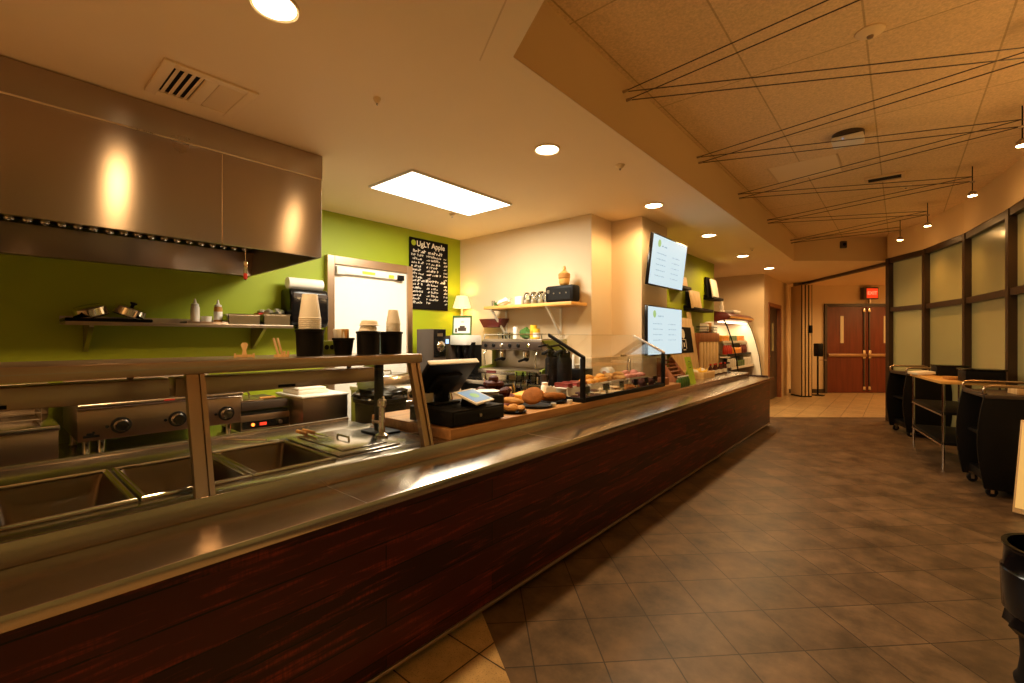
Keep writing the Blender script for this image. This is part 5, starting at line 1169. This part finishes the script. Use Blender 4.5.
# ------------------------------------------------------------------ carts and table along the glass wall
def cart(label, loc, rz, L=.62, D=.46):
    """bus cart: the open long side faces local -x; origin at its near front corner on the floor, y away"""
    t = thing('bus_cart', label, 'cart', loc, rz)
    n = 10; B = .045
    prof = [(-B*math.sin(PI*k/n), .07+.83*k/n) for k in range(n+1)]+[(D+B*math.sin(PI*k/n), .07+.83*k/n) for k in range(n,-1,-1)]
    for y in (0, L-.03):
        MB().prism([(x,y,z) for x, z in prof], (0,0,0), (0,.03,0)).build('side_panel', M['black'], t, .006)
    MB().box(.04,D-.01,.03,L-.03,.10,.18).build('bottom_shelf', M['black'], t, .01); MB().box(.03,D-.01,.03,L-.03,.50,.535).build('middle_shelf', M['black'], t, .008)
    MB().box(0,D,-.005,L+.005,.87,.90).box(0,.02,0,L,.90,.915).box(D-.02,D,0,L,.90,.915).build('top_tray', M['dark_brown'], t, .01); MB().box(D-.03,D,.03,L-.03,.20,.87).build('back_panel', M['black'], t)
    for y in (.03, L-.03):
        MB().tube([(.01,y,.90),(.0,y,.94),(.015,y,.968),(.05,y,.978),(D-.05,y,.978),(D-.015,y,.968),(D,y,.94),(D-.01,y,.90)], .013, 10).build('handle_rail', M['panel_steel'], t)
    MB().tube([(D-.005,.03,.95),(D-.005,L-.03,.95)], .012, 10).build('back_rail', M['panel_steel'], t)
    for x in (.06,D-.06):
        for y in (.06,L-.06):
            w = MB().lathe([(.015,-.014),(.036,-.014),(.04,-.009),(.04,.009),(.036,.014),(.015,.014)], mat=Matrix.Rotation(PI/2,4,'X')).move((x,y,.04)).build('caster', M['black_matte'], t)
            MB().box(x-.03,x+.03,y-.026,y+.026,.082,.102).box(x-.012,x+.012,y-.022,y-.016,.03,.09).box(x-.012,x+.012,y+.016,y+.022,.03,.09).build('fork', M['chrome'], w)
    return t
cart('black bus cart nearest the camera, beside the lit easel sign', (.565,5.74,0), .16)
cart('smaller looking black bus cart furthest away, near the end doors', (.075,8.48,0), .33)
t = thing('serving_table', 'three tier table with pale top and steel legs between the carts', 'table', (.339,6.60,0), .188)
MB().box(-.02,.47,-.02,1.20,.915,.945).build('table_top', M['pine_y'], t, .004); 
for z in (.30,.62): MB().box(0,.45,0,1.18,z-.03,z).build('shelf', M['black'], t, .004)
for x in (.012,.44):
    for y in (.012,1.17): MB().tube([(x,y,0),(x,y,.915)], .013, 10).build('leg', M['chrome'], t)
for z in (.26,.58): MB().tube([(.0,.012,z),(.0,1.17,z)], .008, 8).build('rail', M['dark_steel'], t)
t = thing('menu_box', 'long black lidded box on the near end of the table', 'box', (.66,6.72,.9455), .188)
MB().box(-.17,.13,-.10,.13,0,.12).build('box_body', M['black'], t, .008); MB().box(-.18,.14,-.11,.14,.12,.135).build('box_lid', M['black_gloss'], t, .004)
t = thing('menu_box', 'long black lidded box on the far end of the table', 'box', (.47,7.66,.9455), .188)
MB().box(-.16,.13,-.12,.11,0,.11).build('box_body', M['black'], t, .008); MB().box(-.17,.14,-.13,.12,.11,.125).build('box_lid', M['black_gloss'], t, .004)
solo(MB().box(-.09,.09,-.13,.13,0,.03).rot('Y',-.10).move((0,0,.010)), 'paper_stack', M['paper'], 'loose pale stack of papers left of the far black box', 'papers', (.20,7.58,.946), .35, bevel=.003)
solo(MB().box(-.05,.05,-.10,.10,0,.03), 'paper_stack', M['bread_pale'], 'narrow golden stack of napkins left of the near black box', 'papers', (.43,6.93,.946), .2, bevel=.003)
solo(MB().box(-.10,.10,-.09,.09,0,.07), 'card_box', M['pine'], 'open pale box on the near cart top by the near black box', 'box', (.86,6.02,.901), .2, bevel=.003)
b = MB()
for k in range(6): b.ball((-.08+.032*k,.02*(k%2),.02), (.02,.02,.02), seg=8)
solo(b.box(-.11,.11,-.05,.06,0,.012), 'red_candies', M['dark_red'], 'dish of dark red lumps behind the black boxes on the table', 'dish', (.60,7.15,.9455), .188)
# sandwich board by the near cart, glow put into its poster material
t = thing('sandwich_board', 'pale faced sandwich board standing in front of the near cart', 'sign', (.945,5.42,0), -.45)
for s in (-1,1):
    m = Matrix.Rotation(s*.16,4,'X')
    p = MB().box(-.20,.20,s*.10-.010,s*.10+.010,.02,.74).move((0,-s*.0,0)); p.bm.verts.ensure_lookup_table()
    for v in p.bm.verts: v.co.y += s*(.10-.16*v.co.z/.74*.95)+0
    p.build('leaf', M['pine'], t, .004)
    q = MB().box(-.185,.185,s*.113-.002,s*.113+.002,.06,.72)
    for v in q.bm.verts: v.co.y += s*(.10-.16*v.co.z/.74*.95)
    q.build('poster', M['glow_poster'], t)
# black bin on a stem at the lower right
t = thing('pedestal_bin', 'black pedestal bin with a flared rim near the lower right corner', 'bin', (.505,2.76,0))
MB().lathe([(.150,0),(.152,.01),(.140,.03),(.132,.10),(.135,.16),(.140,.20)], seg=36).build('pedestal', M['black'], t)
rr = MB().lathe([(.12,.19),(.155,.21),(.178,.24),(.170,.285)], seg=36)
for i_, v in enumerate(rr.bm.verts): v.co.x *= 1+.05*math.sin(i_*2.4); v.co.y *= 1+.05*math.sin(i_*2.4+1)
rr.build('liner_gather', M['black_gloss'], t)
MB().lathe([(.165,.275),(.185,.30),(.190,.46),(.182,.47),(.178,.545),(.186,.555),(.186,.562),(.168,.562),(.165,.32),(.12,.30),(0,.30)], seg=40).build('bin_bucket', M['black_gloss'], t)

ul = ['added unseen wall uplighter nearest the table, on a window post','added unseen wall uplighter on the middle window post','added unseen wall uplighter nearest the entrance, on a window post']
for y, l in zip((4.3,2.9,1.5), ul):  # invented sconces out of view, added to brighten the raised ceiling
    t = thing('added_uplighter', l, 'added wall lamp', (1.05,y,1.86))
    MB().lathe([(.0,0),(.05,.01),(.10,.06),(.12,.12),(.115,.12),(.095,.065),(.045,.02),(0,.02)], c=(-.06,0,0)).build('bowl', M['dark_steel'], t); MB().box(-.01,.018,-.04,.04,.0,.10).build('wall_plate', M['dark_steel'], t); MB().lathe([(0,.022),(.04,.024),(.03,.05),(0,.055)], c=(-.06,0,0)).build('bulb', M['pend'], t)
# ------------------------------------------------------------------ lights
def lamp(kind, name, loc, energy, col, **kw):
    d = bpy.data.lights.new(name, kind); d.energy = energy; d.color = col
    for k, v in kw.items(): setattr(d, k, v)
    o = bpy.data.objects.new(name, d); COL.objects.link(o); o.location = loc
    return o
for k, (x, y) in enumerate(CANS+[(-1.914,-1.03)]):
    lamp('SPOT', 'downlight_beam', (x,y,ZL-.03), 74, (1,.61,.26), spot_size=math.radians(168), spot_blend=.4, shadow_soft_size=.08)
lamp('AREA', 'panel_beam', (-3.245,2.835,ZL-.03), 72, (1,.90,.70), shape='RECTANGLE', size=.58, size_y=1.18)
for x, y in RN[1:]:
    lamp('SPOT', 'cable_lamp_beam', (x,y,2.83), 36, (1,.45,.11), spot_size=math.radians(125), spot_blend=.8, shadow_soft_size=.03)
    lamp('POINT', 'cable_lamp_spill', (x,y,2.82), 1.6, (1,.50,.15), shadow_soft_size=.03)
for x, y in ((1.05,4.3),(1.05,2.9),(1.05,1.5)):
    o = lamp('SPOT', 'added_fill_beam', (x-.06,y,2.03), 12, (1,.50,.15), spot_size=math.radians(165), spot_blend=.5, shadow_soft_size=.08); o.rotation_euler = (PI,0,0)  # added upward fill for the raised ceiling
for x, y in ((.9,12.2),(1.2,14.0)):                                     # corridor lights round the corner by the end doors
    lamp('SPOT', 'downlight_beam', (x,y,ZL-.03), 150, (1,.56,.20), spot_size=math.radians(168), spot_blend=.4, shadow_soft_size=.08)
lamp('POINT', 'table_lamp_bulb', (-4.40,4.14,ZB+.97), 9, (1,.60,.20), shadow_soft_size=.07)
lamp('AREA', 'case_glow', (-2.50,9.64,1.685), 13, (1,.70,.34), shape='RECTANGLE', size=.1, size_y=1.5)
w = bpy.data.worlds.new('World'); scene.world = w; w.use_nodes = True
w.node_tree.nodes['Background'].inputs['Color'].default_value = (.5,.32,.15,1); w.node_tree.nodes['Background'].inputs['Strength'].default_value = .02

# ------------------------------------------------------------------ camera
cam = bpy.data.cameras.new('Camera'); co = bpy.data.objects.new('Camera', cam); COL.objects.link(co)
cam.sensor_width = 36; cam.sensor_fit = 'HORIZONTAL'; cam.lens = 36*455/1024; cam.shift_y = -3.5/1024; cam.clip_start = .02; cam.clip_end = 60
co.location = (0,0,1.4); co.rotation_euler = (PI/2, 0, math.atan2(SA,CA))
scene.camera = co
scene.view_settings.view_transform = 'Standard'; scene.view_settings.look = 'None'; scene.view_settings.gamma = 1; scene.view_settings.use_curve_mapping = False
scene.view_settings.exposure = -.1
scene.cycles.use_denoising = True; scene.cycles.max_bounces = 8; scene.cycles.transparent_max_bounces = 16
scene.cycles.sample_clamp_indirect = 6
